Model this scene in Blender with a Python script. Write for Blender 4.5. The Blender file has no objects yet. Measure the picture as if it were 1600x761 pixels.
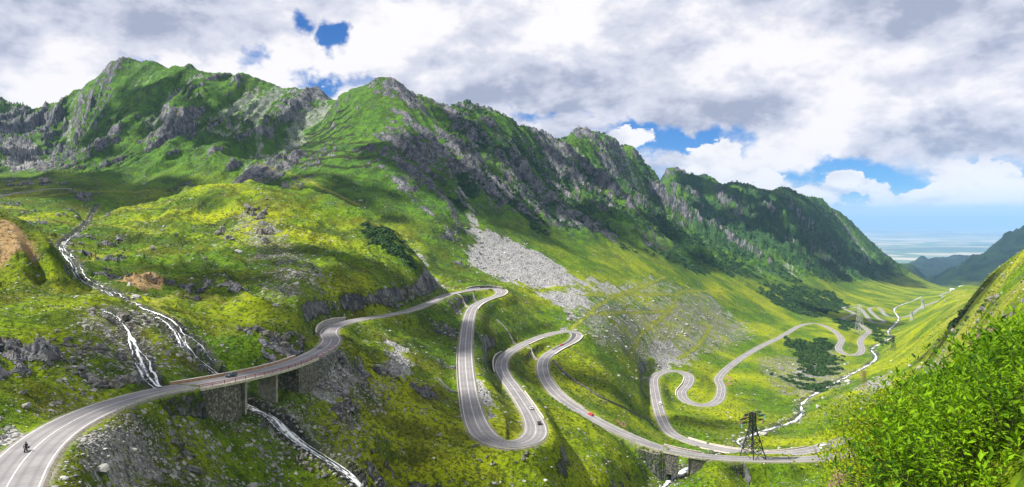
import bpy, bmesh, math, random
import numpy as np
from mathutils import Vector, Matrix

random.seed(7)
rng = np.random.default_rng(7)
SC = bpy.context.scene
COL = SC.collection

# ------------------------------------------------------------------ camera
F = 1042.0            # focal length in photograph pixels (1600 wide)
HZ = 345.0            # row of the true horizon
cam = bpy.data.cameras.new('camera')
cam.sensor_width = 36.0
cam.lens = 36.0 * F / 1600.0
cam.shift_y = -(761 / 2 - HZ) / 1600.0
cam.clip_start = 0.3
cam.clip_end = 400000.0
cam_o = bpy.data.objects.new('camera', cam)
cam_o.rotation_euler = (math.radians(90), 0, 0)
COL.objects.link(cam_o)
SC.camera = cam_o

# ------------------------------------------------------------------ sun, exposure
SUN_EL, SUN_AZ = 50.0, -100.0        # azimuth from the view direction (+Y), negative = left
sd = Vector((math.sin(math.radians(SUN_AZ)) * math.cos(math.radians(SUN_EL)),
             math.cos(math.radians(SUN_AZ)) * math.cos(math.radians(SUN_EL)),
             math.sin(math.radians(SUN_EL))))
sun = bpy.data.lights.new('sun', 'SUN')
sun.energy = 5.0
sun.angle = math.radians(0.53)
sun.color = (1.0, 0.94, 0.84)
sun_o = bpy.data.objects.new('sun', sun)
sun_o.rotation_euler = sd.to_track_quat('Z', 'Y').to_euler()
COL.objects.link(sun_o)
SC.view_settings.view_transform = 'Standard'
SC.view_settings.look = 'None'
SC.view_settings.exposure = 0.98
SC.view_settings.gamma = 1.0

# ------------------------------------------------------------------ node helper
class NT:
    def __init__(s, tree):
        s.t = tree; s.n = tree.nodes; s.l = tree.links
    def new(s, typ, **kw):
        n = s.n.new(typ)
        for k, v in kw.items():
            setattr(n, k, v)
        return n
    def put(s, sock, v):
        if isinstance(v, bpy.types.NodeSocket):
            s.l.new(v, sock)
        elif v is not None:
            if sock.type == 'RGBA' and not isinstance(v, (int, float)) and len(v) == 3:
                v = (*v, 1)
            sock.default_value = v
    def math(s, op, a, b=None, c=None, clamp=False):
        n = s.new('ShaderNodeMath', operation=op); n.use_clamp = clamp
        for i, v in enumerate((a, b, c)):
            if v is not None: s.put(n.inputs[i], v)
        return n.outputs[0]
    def mix(s, fac, a, b, blend='MIX'):
        n = s.new('ShaderNodeMix', data_type='RGBA', blend_type=blend)
        n.clamp_factor = True
        s.put(n.inputs[0], fac); s.put(n.inputs[6], a); s.put(n.inputs[7], b)
        return n.outputs[2]
    def noise(s, vec, scale, detail=4, rough=.55, lac=2.0, dist=0.0, dim='3D'):
        n = s.new('ShaderNodeTexNoise', noise_dimensions=dim)
        if vec is not None: s.l.new(vec, n.inputs['Vector'])
        n.inputs['Scale'].default_value = scale
        n.inputs['Detail'].default_value = detail
        n.inputs['Roughness'].default_value = rough
        n.inputs['Lacunarity'].default_value = lac
        n.inputs['Distortion'].default_value = dist
        return n.outputs['Fac']
    def step(s, v, a, b):      # smooth ramp 0..1 between a and b
        n = s.new('ShaderNodeMapRange', interpolation_type='SMOOTHSTEP')
        s.put(n.inputs[0], v); n.inputs[1].default_value = a; n.inputs[2].default_value = b
        return n.outputs[0]
    def vmath(s, op, a, b=None):
        n = s.new('ShaderNodeVectorMath', operation=op)
        s.put(n.inputs[0], a)
        if b is not None: s.put(n.inputs[1], b)
        return n.outputs[0] if op not in ('DOT_PRODUCT', 'LENGTH') else n.outputs['Value']

# ------------------------------------------------------------------ world: Nishita sky and cloud deck
def build_world():
    w = bpy.data.worlds.new('World'); SC.world = w; w.use_nodes = True
    T = NT(w.node_tree); T.n.clear()
    sky = T.new('ShaderNodeTexSky', sky_type='NISHITA')
    sky.sun_disc = False
    sky.sun_elevation = math.radians(SUN_EL)
    sky.sun_rotation = math.radians(SUN_AZ)
    sky.altitude = 1800; sky.air_density = 1.0; sky.dust_density = 0.4; sky.ozone_density = 2.0
    tc = T.new('ShaderNodeTexCoord').outputs['Generated']
    d = T.vmath('NORMALIZE', tc)
    sx = T.new('ShaderNodeSeparateXYZ'); T.l.new(d, sx.inputs[0])
    x, y, z = sx.outputs
    # cloud deck: project the direction on a plane overhead, softened towards the horizon
    zc = T.math('MAXIMUM', z, 0.0)
    den = T.math('ADD', T.math('MULTIPLY', zc, .8), 0.62)
    cx = T.new('ShaderNodeCombineXYZ')
    T.put(cx.inputs[0], T.math('DIVIDE', T.math('MULTIPLY', x, 1.5), den)); T.put(cx.inputs[1], T.math('DIVIDE', T.math('MULTIPLY', y, 1.5), den)); T.put(cx.inputs[2], T.math('MULTIPLY', zc, 2.5))
    P = cx.outputs[0]
    n1 = T.noise(P, 1.7, 7, .58, dist=.15)
    n2 = T.noise(P, 4.6, 7, .60, dist=.12)
    n2s = T.noise(T.vmath('ADD', P, (-.06, -.01, .075)), 4.6, 4, .58, dist=.12)
    yy = T.math('MAXIMUM', y, .02)
    wv = T.noise(d, 7.0, 5, .62); wv2 = T.noise(T.vmath('ADD', d, (3.1, 1.7, 5.2)), 8.0, 5, .62)
    hx = T.math('ADD', T.math('DIVIDE', x, yy), T.math('MULTIPLY', T.math('SUBTRACT', wv, .5), .20))
    hz_ = T.math('ADD', T.math('DIVIDE', z, yy), T.math('MULTIPLY', T.math('SUBTRACT', wv2, .5), .15))
    def blob(px, py, rx, ry):
        dx = T.math('MULTIPLY', T.math('SUBTRACT', hx, (px - 800) / F), F / rx)
        dz = T.math('MULTIPLY', T.math('SUBTRACT', hz_, (HZ - py) / F), F / ry)
        r2 = T.math('ADD', T.math('MULTIPLY', dx, dx), T.math('MULTIPLY', dz, dz))
        return T.math('POWER', 2.718, T.math('MULTIPLY', r2, -1.0))
    def blobs(lst):
        r = None
        for q in lst:
            v = blob(*q[:4])
            if len(q) > 4: v = T.math('MULTIPLY', v, q[4])
            r = v if r is None else T.math('MAXIMUM', r, v)
        return r
    # gaps of blue
    hole = blobs([(514, 60, 26, 40, 1.25), (470, 20, 24, 26, .8), (222, 78, 70, 22, .68), (395, 88, 24, 34, .6), (485, 142, 80, 18, .7), (850, 186, 60, 20, .85),
                  (1090, 228, 165, 28, 1.05), (1290, 268, 190, 28, 1.1), (985, 212, 60, 22, .9), (1405, 4, 20, 12, .55)])
    dens = T.math('ADD', T.math('MULTIPLY', T.math('SUBTRACT', n1, .5), 1.1), T.math('MULTIPLY', T.math('SUBTRACT', n2, .5), 1.0))
    dens = T.math('SUBTRACT', T.math('ADD', dens, .46), T.math('MULTIPLY', hole, .62))
    cover = T.math('MULTIPLY', T.step(dens, -.06, .24), T.step(T.math('ADD', z, T.math('MULTIPLY', T.math('SUBTRACT', n2, .5), .10)), .035, .085))
    # low cumulus over the plain: flat grey bases, white heads
    cz = T.new('ShaderNodeCombineXYZ')
    az = T.math('ARCTAN2', x, y)
    T.put(cz.inputs[0], T.math('MULTIPLY', az, 15.0)); T.put(cz.inputs[1], T.math('MULTIPLY', z, 30.0)); cz.inputs[2].default_value = 4.3
    nc = T.noise(cz.outputs[0], 1.0, 7, .58, dist=.2)
    heads = blobs([(1135, 264, 44, 34, 1.1), (1205, 287, 44, 20), (1330, 308, 95, 30), (1480, 312, 140, 24), (1560, 300, 90, 36), (980, 225, 50, 22, .7), (700, 320, 500, 14, .5), (120, 320, 500, 16, .5)])
    cum = T.step(T.math('ADD', T.math('MULTIPLY', T.math('SUBTRACT', nc, .5), 1.9), T.math('SUBTRACT', heads, .36)), -.03, .10)
    cum = T.math('MULTIPLY', cum, T.step(z, .012, .026))
    # brightness: white where thin or lit, grey-lilac undersides
    nb = T.noise(P, 1.5, 5, .55, dist=.2)
    grey = blobs([(190, 22, 330, 42, .9), (1060, 180, 230, 40, .55), (1500, 232, 190, 46, .9), (640, 185, 160, 30, .4), (760, 150, 60, 60, .5)])
    white = blobs([(70, 140, 130, 60), (620, 80, 130, 60), (1180, 85, 150, 50, .9), (860, 30, 150, 40, .9), (1540, 120, 130, 60, .6), (330, 95, 60, 30)])
    shade = T.math('ADD', T.math('SUBTRACT', T.math('ADD', T.math('MULTIPLY', T.math('SUBTRACT', nb, .5), 2.3), T.math('MULTIPLY', T.math('SUBTRACT', n2, n2s), 1.9)), T.math('MULTIPLY', grey, .42)), T.math('ADD', T.math('MULTIPLY', white, .42), .46))
    ccol = T.mix(T.step(shade, -.05, .42), (4.1, 4.5, 5.9), (7.1, 7.25, 8.4))
    ccol = T.mix(T.step(shade, .34, .86), ccol, (10.4, 10.1, 10.3))
    cumb = T.step(T.math('ADD', nc, T.math('MULTIPLY', z, 3.2)), .48, .68)
    cumc = T.mix(cumb, (5.9, 6.6, 8.6), (10.6, 10.4, 10.3))
    skyc = T.mix(1.0, sky.outputs[0], (.34, .74, 1.25), 'MULTIPLY')
    c = T.mix(T.math('MULTIPLY', cum, .97), skyc, cumc)
    c = T.mix(cover, c, ccol)
    low = T.math('SUBTRACT', 1.0, T.step(z, -.01, .05))
    c = T.mix(T.math('MULTIPLY', low, .9), c, (8.2, 9.3, 10.6))
    bg = T.new('ShaderNodeBackground'); bg.inputs['Strength'].default_value = 0.05
    T.l.new(c, bg.inputs['Color'])
    o = T.new('ShaderNodeOutputWorld'); T.l.new(bg.outputs[0], o.inputs[0])
    w.cycles.sampling_method = 'MANUAL'; w.cycles.sample_map_resolution = 512
build_world()
SC.cycles.use_denoising = True
SC.cycles.max_bounces = 5
SC.cycles.diffuse_bounces = 2
SC.cycles.glossy_bounces = 2
SC.cycles.transmission_bounces = 2
SC.cycles.transparent_max_bounces = 6
SC.cycles.volume_bounces = 0

# ------------------------------------------------------------------ numpy noise
_perm = np.random.default_rng(11).permutation(256)
_perm = np.concatenate([_perm, _perm, _perm[:2]]).astype(np.int64)
_ga = np.arange(256) / 256 * 2 * np.pi
_gx, _gy = np.cos(_ga), np.sin(_ga)
def perlin(x, y, seed=0):
    xi = np.floor(x); yi = np.floor(y)
    fx = x - xi; fy = y - yi
    xi = (xi.astype(np.int64) + seed * 37) & 255; yi = (yi.astype(np.int64) + seed * 101) & 255
    ux = fx * fx * fx * (fx * (fx * 6 - 15) + 10); uy = fy * fy * fy * (fy * (fy * 6 - 15) + 10)
    def g(ix, iy, dx, dy):
        h = _perm[_perm[ix & 255] + (iy & 255)]
        return _gx[h] * dx + _gy[h] * dy
    a = g(xi, yi, fx, fy); b = g(xi + 1, yi, fx - 1, fy)
    c = g(xi, yi + 1, fx, fy - 1); d = g(xi + 1, yi + 1, fx - 1, fy - 1)
    return ((a + ux * (b - a)) + uy * ((c + ux * (d - c)) - (a + ux * (b - a)))) * 1.45
def fbm(x, y, oct=5, gain=.5, lac=2.03, seed=0):
    r = np.zeros_like(x, dtype=float); a = 1.0; f = 1.0; tot = 0
    for i in range(oct):
        r += a * perlin(x * f, y * f, seed + i * 7); tot += a; a *= gain; f *= lac
    return r / tot
def ridged(x, y, oct=5, gain=.5, lac=2.07, seed=0):
    r = np.zeros_like(x, dtype=float); a = 1.0; f = 1.0; tot = 0; w = 1.0
    for i in range(oct):
        n = (1 - np.abs(perlin(x * f, y * f, seed + i * 5))) ** 2
        r += a * n * w; tot += a; w = np.clip(n * 1.6, 0, 1); a *= gain; f *= lac
    return r / tot
def sstep(v, a, b):
    t = np.clip((v - a) / (b - a), 0, 1)
    return t * t * (3 - 2 * t)

# ------------------------------------------------------------------ lay of the land: survey points
# a survey point is a bearing (column), an elevation angle (row) and a distance in metres
def W(px, py, Y):
    return Vector(((px - 800) / F * Y, Y, (HZ - py) / F * Y))
CP = []
def cp(*pts):
    for p in pts: CP.append(p)
def colm(px, *ry):
    for r, d in ry: CP.append((px, r, d))
# crest of the range, with the fall behind it
RIDGE = [(-120, 150, 1900), (0, 168, 1900), (30, 178, 1850), (62, 181, 1800), (86, 176, 1720), (104, 160, 1620), (116, 144, 1590), (132, 134, 1570), (150, 121, 1550),
         (165, 108, 1530), (180, 97, 1510), (200, 100, 1500), (235, 100, 1500), (265, 107, 1500), (310, 108, 1500), (345, 121, 1490),
         (375, 118, 1480), (400, 125, 1480), (440, 135, 1480), (480, 140, 1480), (510, 148, 1470), (531, 156, 1450), (550, 143, 1400),
         (575, 135, 1350), (603, 125, 1320), (620, 130, 1320), (640, 145, 1330), (665, 153, 1340), (700, 170, 1380), (725, 163, 1430), (750, 170, 1470),
         (780, 178, 1530), (800, 188, 1580), (830, 205, 1650), (850, 211, 1700), (875, 219, 1760), (892, 211, 1820), (910, 208, 1870), (940, 214, 1950),
         (970, 229, 2050), (1000, 250, 2150), (1022, 268, 2250), (1040, 270, 2600), (1060, 272, 2650), (1085, 284, 2700), (1102, 278, 2730), (1118, 290, 2760),
         (1145, 287, 2830), (1170, 296, 2900), (1200, 303, 3000), (1226, 297, 3100), (1250, 306, 3180), (1280, 312, 3280), (1300, 325, 3330), (1320, 341, 3380),
         (1345, 361, 3440), (1370, 385, 3500), (1400, 411, 3560), (1420, 428, 3600)]
for (px, py, Y) in RIDGE:
    cp((px, py, Y), (px, py + 55, Y * 1.14))
for px in range(-200, 1440, 90):
    cp((px, 420, 5200))
for px in range(-200, 1900, 120):
    cp((px, 446, 10500), (px, 448, 14000))
colm(0, (240, 1300), (262, 1080), (288, 930), (300, 860), (335, 600), (430, 272), (480, 228), (560, 180), (640, 150), (700, 128))
cp((0, 338, 305), (40, 362, 300), (70, 390, 290), (-60, 318, 300), (-120, 300, 290), (-60, 420, 240), (20, 380, 285), (40, 405, 280), (0, 360, 380), (60, 375, 400))
colm(60, (250, 1250), (285, 950), (310, 820), (345, 560), (430, 285), (480, 232), (560, 186), (640, 158))
colm(110, (215, 1400), (260, 1080), (300, 850), (330, 640), (355, 500), (392, 395), (440, 300), (500, 222), (560, 195), (620, 172))
colm(170, (300, 900), (352, 570), (400, 420), (452, 300), (490, 240), (560, 205), (600, 190))
colm(200, (150, 1390), (200, 1250), (250, 1110), (280, 1000), (380, 480), (440, 335), (500, 245), (560, 215))
colm(250, (440, 345), (492, 265))
colm(300, (160, 1330), (200, 1220), (245, 1080), (283, 960), (340, 600), (400, 440), (470, 315), (520, 260), (560, 232))
colm(400, (170, 1350), (215, 1200), (255, 1060), (281, 970), (320, 650), (360, 545), (400, 460), (450, 370), (500, 305), (540, 268))
colm(500, (190, 1330), (230, 1160), (262, 1020), (288, 930), (340, 640), (400, 490), (450, 400), (490, 345), (580, 275), (620, 258), (660, 242), (700, 232))
colm(560, (300, 930), (400, 535), (450, 430), (480, 400), (550, 318), (620, 276), (700, 242), (735, 228))
colm(600, (180, 1230), (220, 1120), (260, 1030), (320, 900), (400, 560), (440, 470), (470, 440), (540, 365), (620, 296), (680, 264), (740, 242))
cp((640, 395, 630), (640, 430, 545), (640, 462, 500), (672, 425, 610), (672, 455, 580), (690, 448, 640), (640, 378, 800), (665, 400, 760), (700, 432, 730))
colm(680, (200, 1260), (260, 1110), (320, 960), (370, 850), (410, 770), (510, 470), (560, 385), (620, 322), (690, 277), (750, 250))
colm(760, (210, 1320), (260, 1190), (310, 1070), (350, 970), (400, 860), (435, 780), (510, 540), (560, 435), (620, 340), (660, 305), (728, 267), (765, 254))
colm(850, (250, 1560), (290, 1380), (340, 1160), (385, 990), (420, 880), (450, 800), (480, 715), (500, 660), (540, 560), (620, 405), (680, 325), (730, 279), (765, 262))
colm(950, (255, 1800), (300, 1560), (350, 1330), (400, 1120), (440, 950), (480, 800), (520, 690), (560, 605), (600, 525), (640, 460), (700, 350), (740, 320))
colm(1050, (310, 2200), (340, 1900), (370, 1620), (400, 1380), (435, 1180), (470, 1030), (500, 950), (530, 870), (555, 810), (650, 545))
cp((1050, 300, 2380), (1020, 300, 2080), (980, 270, 2020))
colm(1150, (320, 2620), (350, 2300), (385, 1980), (420, 1620), (450, 1400), (480, 1240), (515, 1090), (560, 870), (650, 610), (745, 368))
colm(1210, (600, 760), (640, 650), (680, 545), (560, 930), (735, 385))
colm(1250, (335, 2920), (370, 2550), (410, 2120), (445, 1800), (475, 1530), (495, 1380), (560, 970), (600, 800), (745, 392))
colm(1320, (380, 3150), (415, 2700), (450, 2150), (470, 1850))
colm(1380, (420, 3100), (445, 2550), (465, 2100))
cp((1440, 439, 3300), (1460, 447, 3100), (1440, 452, 2800), (1480, 455, 2750), (1455, 462, 2350), (1500, 458, 2700))
# right-hand side of the valley
cp((1300, 640, 600), (1340, 610, 660), (1340, 640, 560), (1400, 600, 650), (1400, 560, 860), (1400, 535, 1020), (1420, 515, 1250), (1430, 495, 1600), (1400, 650, 480), (1450, 620, 400), (1450, 585, 500),
   (1450, 560, 600), (1450, 525, 830), (1450, 495, 1180), (1480, 475, 1600), (1500, 545, 330), (1500, 515, 480), (1500, 490, 650), (1500, 470, 900), (1500, 448, 1500),
   (1550, 545, 150), (1550, 505, 250), (1550, 470, 370), (1550, 428, 620), (1600, 500, 140), (1600, 450, 240), (1600, 393, 360), (1700, 420, 180), (1700, 330, 320),
   (1800, 300, 250), (1600, 440, 700), (1550, 470, 1200), (1700, 400, 700), (1500, 470, 2100), (1600, 470, 1500), (1700, 460, 1400))
# far forested mountain on the right and the blue foothills
cp((1600, 364, 5000), (1560, 384, 4900), (1520, 412, 4700), (1490, 431, 4500), (1466, 446, 4300), (1660, 335, 5000), (1750, 310, 5000), (1560, 440, 4000), (1600, 430, 4000), (1700, 420, 3800),
   (1520, 452, 3700), (1600, 420, 6500), (1700, 420, 6500), (1750, 430, 7000), (1520, 440, 6000), (1440, 462, 4300), (1460, 455, 5200),
   (1425, 412, 8200), (1450, 408, 8400), (1475, 410, 8300), (1500, 405, 8600), (1530, 407, 8600), (1400, 420, 8200), (1370, 424, 8200), (1500, 425, 7000), (1460, 432, 6400))
for (a_, b_, c_) in ((150, 346, 640), (180, 331, 670), (220, 317, 700), (260, 306, 725), (300, 298, 740), (350, 292, 750), (400, 289, 755), (450, 293, 750), (490, 301, 738), (530, 316, 720), (570, 336, 705), (610, 362, 685), (640, 390, 655), (665, 420, 625)):
    cp((a_, b_, c_), (a_, b_ + 4, c_ - 40))
    if a_ < 560: cp((a_, b_ + 30, c_ + 75), (a_, b_ + 22, c_ + 130))
    else: cp((a_ + 6, b_ + 24, c_ + 70))
# the hill the camera stands on
for px, rows in ((-100, ((1040, 30), (960, 60), (860, 90))), (100, ((1060, 30), (980, 60), (870, 95))), (300, ((1080, 30), (1000, 60), (900, 110))), (500, ((1090, 30), (1020, 60), (930, 120), (840, 190))),
                 (700, ((1100, 30), (1040, 60), (960, 120), (880, 190))), (900, ((1100, 30), (1040, 60), (970, 120), (900, 190), (830, 260))), (1100, ((1080, 30), (1040, 60), (960, 120), (890, 200), (815, 290))),
                 (1250, ((1060, 14), (1020, 30), (980, 60), (900, 120), (840, 200), (790, 300))), (1340, ((900, 8), (770, 13), (850, 25), (850, 60), (800, 120), (770, 220), (740, 320))),
                 (1420, ((790, 8), (700, 12), (690, 15), (770, 25), (760, 60), (720, 120), (680, 230))), (1500, ((700, 8), (660, 12), (632, 16), (665, 25), (660, 60), (600, 150))),
                 (1580, ((620, 8), (580, 12), (545, 17), (562, 26), (575, 50), (540, 100))), (1700, ((540, 8), (500, 14), (480, 25), (470, 60)))):
    colm(px, *rows)
for px in (-100, 200, 500, 800, 1100): cp((px, 1500, 6), (px, 1250, 14))
cp((1340, 1200, 5), (1500, 1000, 5), (1650, 750, 5))
# slopes below the roads
cp((100, 735, 126), (140, 700, 142), (200, 745, 144), (200, 690, 160), (300, 745, 166), (300, 690, 181), (400, 745, 192), (400, 690, 204), (470, 745, 204), (430, 690, 212), (150, 790, 130), (300, 800, 156), (250, 650, 180))

# ---- roads: column, row, height
def spline(pts, step):
    """Catmull-Rom through rows of values, resampled."""
    p = np.array(pts, float); n = len(p)
    ext = np.vstack([2 * p[0] - p[1], p, 2 * p[-1] - p[-2]])
    out = []
    for i in range(n - 1):
        a, b, c, d = ext[i:i + 4]
        for t in np.linspace(0, 1, step, endpoint=False):
            out.append(.5 * ((2 * b) + (c - a) * t + (2 * a - 5 * b + 4 * c - d) * t * t + (3 * b - a - 3 * c + d) * t ** 3))
    out.append(p[-1]); return np.array(out)
def fill_z(pts):
    """pts: (px,py[,z]); missing z is spread along the drawn length."""
    s = [0.0]
    for a, b in zip(pts, pts[1:]): s.append(s[-1] + math.hypot(b[0] - a[0], (b[1] - a[1]) * 2))
    k = [i for i, p in enumerate(pts) if len(p) > 2]
    z = np.interp(s, [s[i] for i in k], [pts[i][2] for i in k])
    return [(p[0], p[1], zz) for p, zz in zip(pts, z)]
def resample(P, step):
    d = np.r_[0, np.cumsum(np.linalg.norm(np.diff(P, axis=0), axis=1))]
    n = max(2, int(d[-1] / step)); t = np.linspace(0, d[-1], n)
    return np.stack([np.interp(t, d, P[:, k]) for k in range(P.shape[1])], 1)
def smooth(P, n):
    Q = P.copy()
    for _ in range(n):
        Q[1:-1] = .25 * Q[:-2] + .5 * Q[1:-1] + .25 * Q[2:]
    return Q
ROAD_PX = [(-40, 850, -42), (-12, 800), (8, 765), (25, 735, -44.5), (48, 706), (80, 678), (125, 652, -46), (180, 630), (240, 613), (300, 602, -49.5), (360, 591), (420, 578, -53), (460, 566), (492, 552, -55.5), (512, 540),
           (518, 530), (512.5, 519.5, -57.5), (524, 509), (555, 500), (600, 493, -60.5), (640, 485), (672, 473), (692, 463, -66), (715, 457), (745, 452), (768, 450.5, -71.5), (783, 454.5), (779, 461.5), (760, 468, -74.5), (742, 478),
           (734, 492, -77.5), (729, 520), (727, 560, -84), (731, 605), (739, 645), (750, 672), (768, 689), (795, 696, -95), (820, 692), (836, 680), (836, 662, -96.5), (823, 637), (805, 610), (789, 588), (783, 571, -102),
           (790, 555), (813, 540), (840, 528), (867, 520, -107), (889, 517.5), (901, 522, -108.5), (894, 533), (869, 546), (851, 560, -111.5), (848, 578), (857, 600), (880, 624, -117.5), (920, 650, -121), (960, 671), (1000, 688),
           (1027, 698, -128), (1095, 712), (1171, 717, -136), (1240, 717.5), (1289, 715, -141.5), (1325, 709), (1343, 699, -145), (1336, 688), (1317, 687, -147.5), (1272, 702), (1213, 709), (1162, 706.5, -154), (1110, 698), (1070, 687, -158.5), (1047, 675),
           (1036, 659), (1028, 635, -163.5), (1022, 605), (1022, 590, -167), (1035, 581.5), (1058, 579.5, -170), (1076, 587), (1075, 600), (1065, 612, -174), (1069, 624), (1087, 632), (1110, 632, -177), (1124, 622), (1127, 605, -180),
           (1123, 591), (1142, 571), (1180, 546, -188), (1220, 526), (1250, 509, -195.5), (1275, 505.5), (1300, 515), (1315, 530, -203), (1310, 544), (1320, 553), (1339, 554, -207), (1347, 546), (1344, 534), (1350, 525), (1358, 519, -212),
           (1352, 512.5), (1340, 506), (1325, 502), (1317, 498, -218), (1325, 494.7), (1334, 490, -220), (1328, 486), (1317, 482, -222), (1322, 479.5), (1335, 479.3), (1344, 482, -224), (1350, 488), (1356, 496), (1361, 502.5, -228),
           (1369, 504.5), (1379, 504, -229.3), (1381, 501.5), (1372, 497), (1363, 489), (1358, 483, -233), (1362, 480.5), (1371, 480.3), (1377, 483.5, -235), (1381, 490), (1388, 494.7), (1400, 496, -239), (1414, 495.2), (1424, 491.5),
           (1432, 485), (1440, 479.5, -246), (1450, 475.5), (1460, 472.5, -252), (1472, 468), (1474, 464, -256), (1470, 461), (1480, 457, -264), (1505, 451, -270)]
def px_path(pts, step, sm):
    q = spline(fill_z(pts), 14)
    Y = -q[:, 2] * F / (q[:, 1] - HZ)
    P = np.stack([(q[:, 0] - 800) / F * Y, Y, q[:, 2]], 1)
    return smooth(resample(P, step), sm)
ROAD = px_path(ROAD_PX, 2.5, 6)
def to_px(P):
    P = np.asarray(P); return np.stack([800 + F * P[..., 0] / P[..., 1], HZ - F * P[..., 2] / P[..., 1]], -1)
ROADpx = to_px(ROAD)
def road_idx(px, py, lo=0, hi=None):
    hi = hi or len(ROAD)
    d = np.hypot(ROADpx[lo:hi, 0] - px, ROADpx[lo:hi, 1] - py); return lo + int(d.argmin())
BRIDGES = [(road_idx(287, 604), road_idx(478, 559)), (road_idx(1036, 700, 300), road_idx(1098, 712, 300)), (0, 0)]
i2a = road_idx(1180, 707, road_idx(1317, 687)); i2b = road_idx(1100, 696, road_idx(1317, 687))
BRIDGES[2] = (i2a, i2b)
on_bridge = np.zeros(len(ROAD), bool)
for a, b in BRIDGES: on_bridge[a:b + 1] = True
for i in range(0, len(ROAD), 14):
    if not on_bridge[max(0, i - 3):i + 4].any():
        x, y, z = ROAD[i]; px, py = ROADpx[i]
        CP.append((px, py, y))
# ---- streams: column, row, height
RIVER_PX = [(960, 860, -134), (1030, 762, -141), (1055, 741, -145.5), (1085, 722, -149), (1120, 707, -155), (1158, 697, -163), (1152, 687, -166), (1166, 680), (1190, 672), (1215, 664), (1243, 655, -181), (1252, 644), (1252, 632, -185), (1266, 618), (1295, 602, -192),
            (1330, 583), (1360, 567, -203), (1369, 556), (1362, 545), (1378, 534), (1393, 526, -214), (1387, 518), (1398, 506), (1404, 497, -240), (1397, 484), (1405, 477), (1425, 470, -256), (1440, 463, -266)]
RIVER = px_path(RIVER_PX, 2.5, 5)
STREAM_PX = [(350, 588, -57), (358, 602, -59), (368, 618, -60.5), (392, 630, -62), (425, 645, -65), (447, 668, -69), (475, 690, -73), (510, 710, -77), (540, 730, -80), (562, 748, -83), (580, 775, -88), (620, 820, -101), (720, 900, -117), (860, 950, -127), (960, 860, -134)]
STREAM = px_path(STREAM_PX, 2.0, 4)
for P, st in ((RIVER, 10), (STREAM, 8)):
    q = to_px(P)
    for i in range(0, len(P), st): CP.append((q[i, 0], q[i, 1], P[i, 1]))
# under the long viaduct
cp((400, 615, 243), (430, 612, 248), (455, 590, 262), (380, 600, 243), (345, 640, 212), (320, 632, 205), (300, 622, 200), (420, 655, 222), (320, 575, 238), (460, 620, 240))

# ---- thin-plate spline through the survey points, in (bearing, log distance)
def uv(X, Y): return X / Y, np.log(Y)
cpa = np.array(CP, float)
cu = (cpa[:, 0] - 800) / F; cv = np.log(cpa[:, 2]); ce = (HZ - cpa[:, 1]) / F
key = np.round(cu / .004) * 100000 + np.round(cv / .006)
_, uq = np.unique(key, return_index=True)
cu, cv, ce = cu[uq], cv[uq], ce[uq]
SV = .55                                   # weight of log distance against bearing
def tps_k(r2): return r2 * np.log(r2 + 1e-12)
n = len(cu)
r2 = (cu[:, None] - cu[None]) ** 2 + SV ** 2 * (cv[:, None] - cv[None]) ** 2
A = np.zeros((n + 3, n + 3)); A[:n, :n] = tps_k(r2) + np.eye(n) * 2e-5
Pm = np.stack([np.ones(n), cu, cv], 1); A[:n, n:] = Pm; A[n:, :n] = Pm.T
sol = np.linalg.solve(A, np.r_[ce, 0, 0, 0])
NU, NV = 420, 700
GU = np.linspace(-.98, .98, NU); GV = np.linspace(math.log(3.5), math.log(15000), NV)
E = np.zeros((NU, NV))
for i in range(NU):
    r2 = (GU[i] - cu[None]) ** 2 + SV ** 2 * (GV[:, None] - cv[None]) ** 2
    E[i] = tps_k(r2) @ sol[:n] + sol[n] + sol[n + 1] * GU[i] + sol[n + 2] * GV
def grid_lookup(G, u, v):
    a = np.clip((u - GU[0]) / (GU[1] - GU[0]), 0, NU - 1.001); b = np.clip((v - GV[0]) / (GV[1] - GV[0]), 0, NV - 1.001)
    i = a.astype(int); j = b.astype(int); a = a - i; b = b - j
    return (G[i, j] * (1 - a) * (1 - b) + G[i + 1, j] * a * (1 - b) + G[i, j + 1] * (1 - a) * b + G[i + 1, j + 1] * a * b)
def base_e(u, v): return grid_lookup(E, u, v)
def pick(px, py, y0=60.0, y1=9000.0, which=0):
    """first place where the line of sight meets the smooth land"""
    u = (px - 800) / F; e = (HZ - py) / F
    v = np.linspace(math.log(y0), math.log(y1), 3000)
    b = base_e(np.full_like(v, u), v)
    k = np.nonzero((b[1:] >= e) & (b[:-1] < e))[0]
    if len(k) == 0: k = [int(np.argmin(np.abs(b - e)))]
    Y = math.exp(v[k[min(which, len(k) - 1)]])
    return np.array([u * Y, Y, e * Y])
def pick_path(pts, step, sm, y0=60):
    q = spline([(p[0], p[1], 0) for p in pts], 10)
    P = np.array([pick(a, b, y0) for a, b, _ in q])
    return smooth(resample(P, step), sm)
FALL_A = pick_path([(152, 318), (143, 335), (128, 355), (97, 380), (103, 395), (118, 412), (124, 430), (150, 446), (172, 455), (205, 474), (240, 488), (268, 503), (281, 520), (290, 540), (312, 560), (332, 577), (350, 588)], 1.5, 3, 150)
FALL_B = pick_path([(160, 480), (182, 492), (196, 508), (206, 528), (216, 548), (226, 572), (238, 594), (250, 604)], 1.2, 3, 150)
FALL_C = pick_path([(281, 516), (300, 526), (318, 542), (335, 568)], 1.2, 3, 150)

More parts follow.
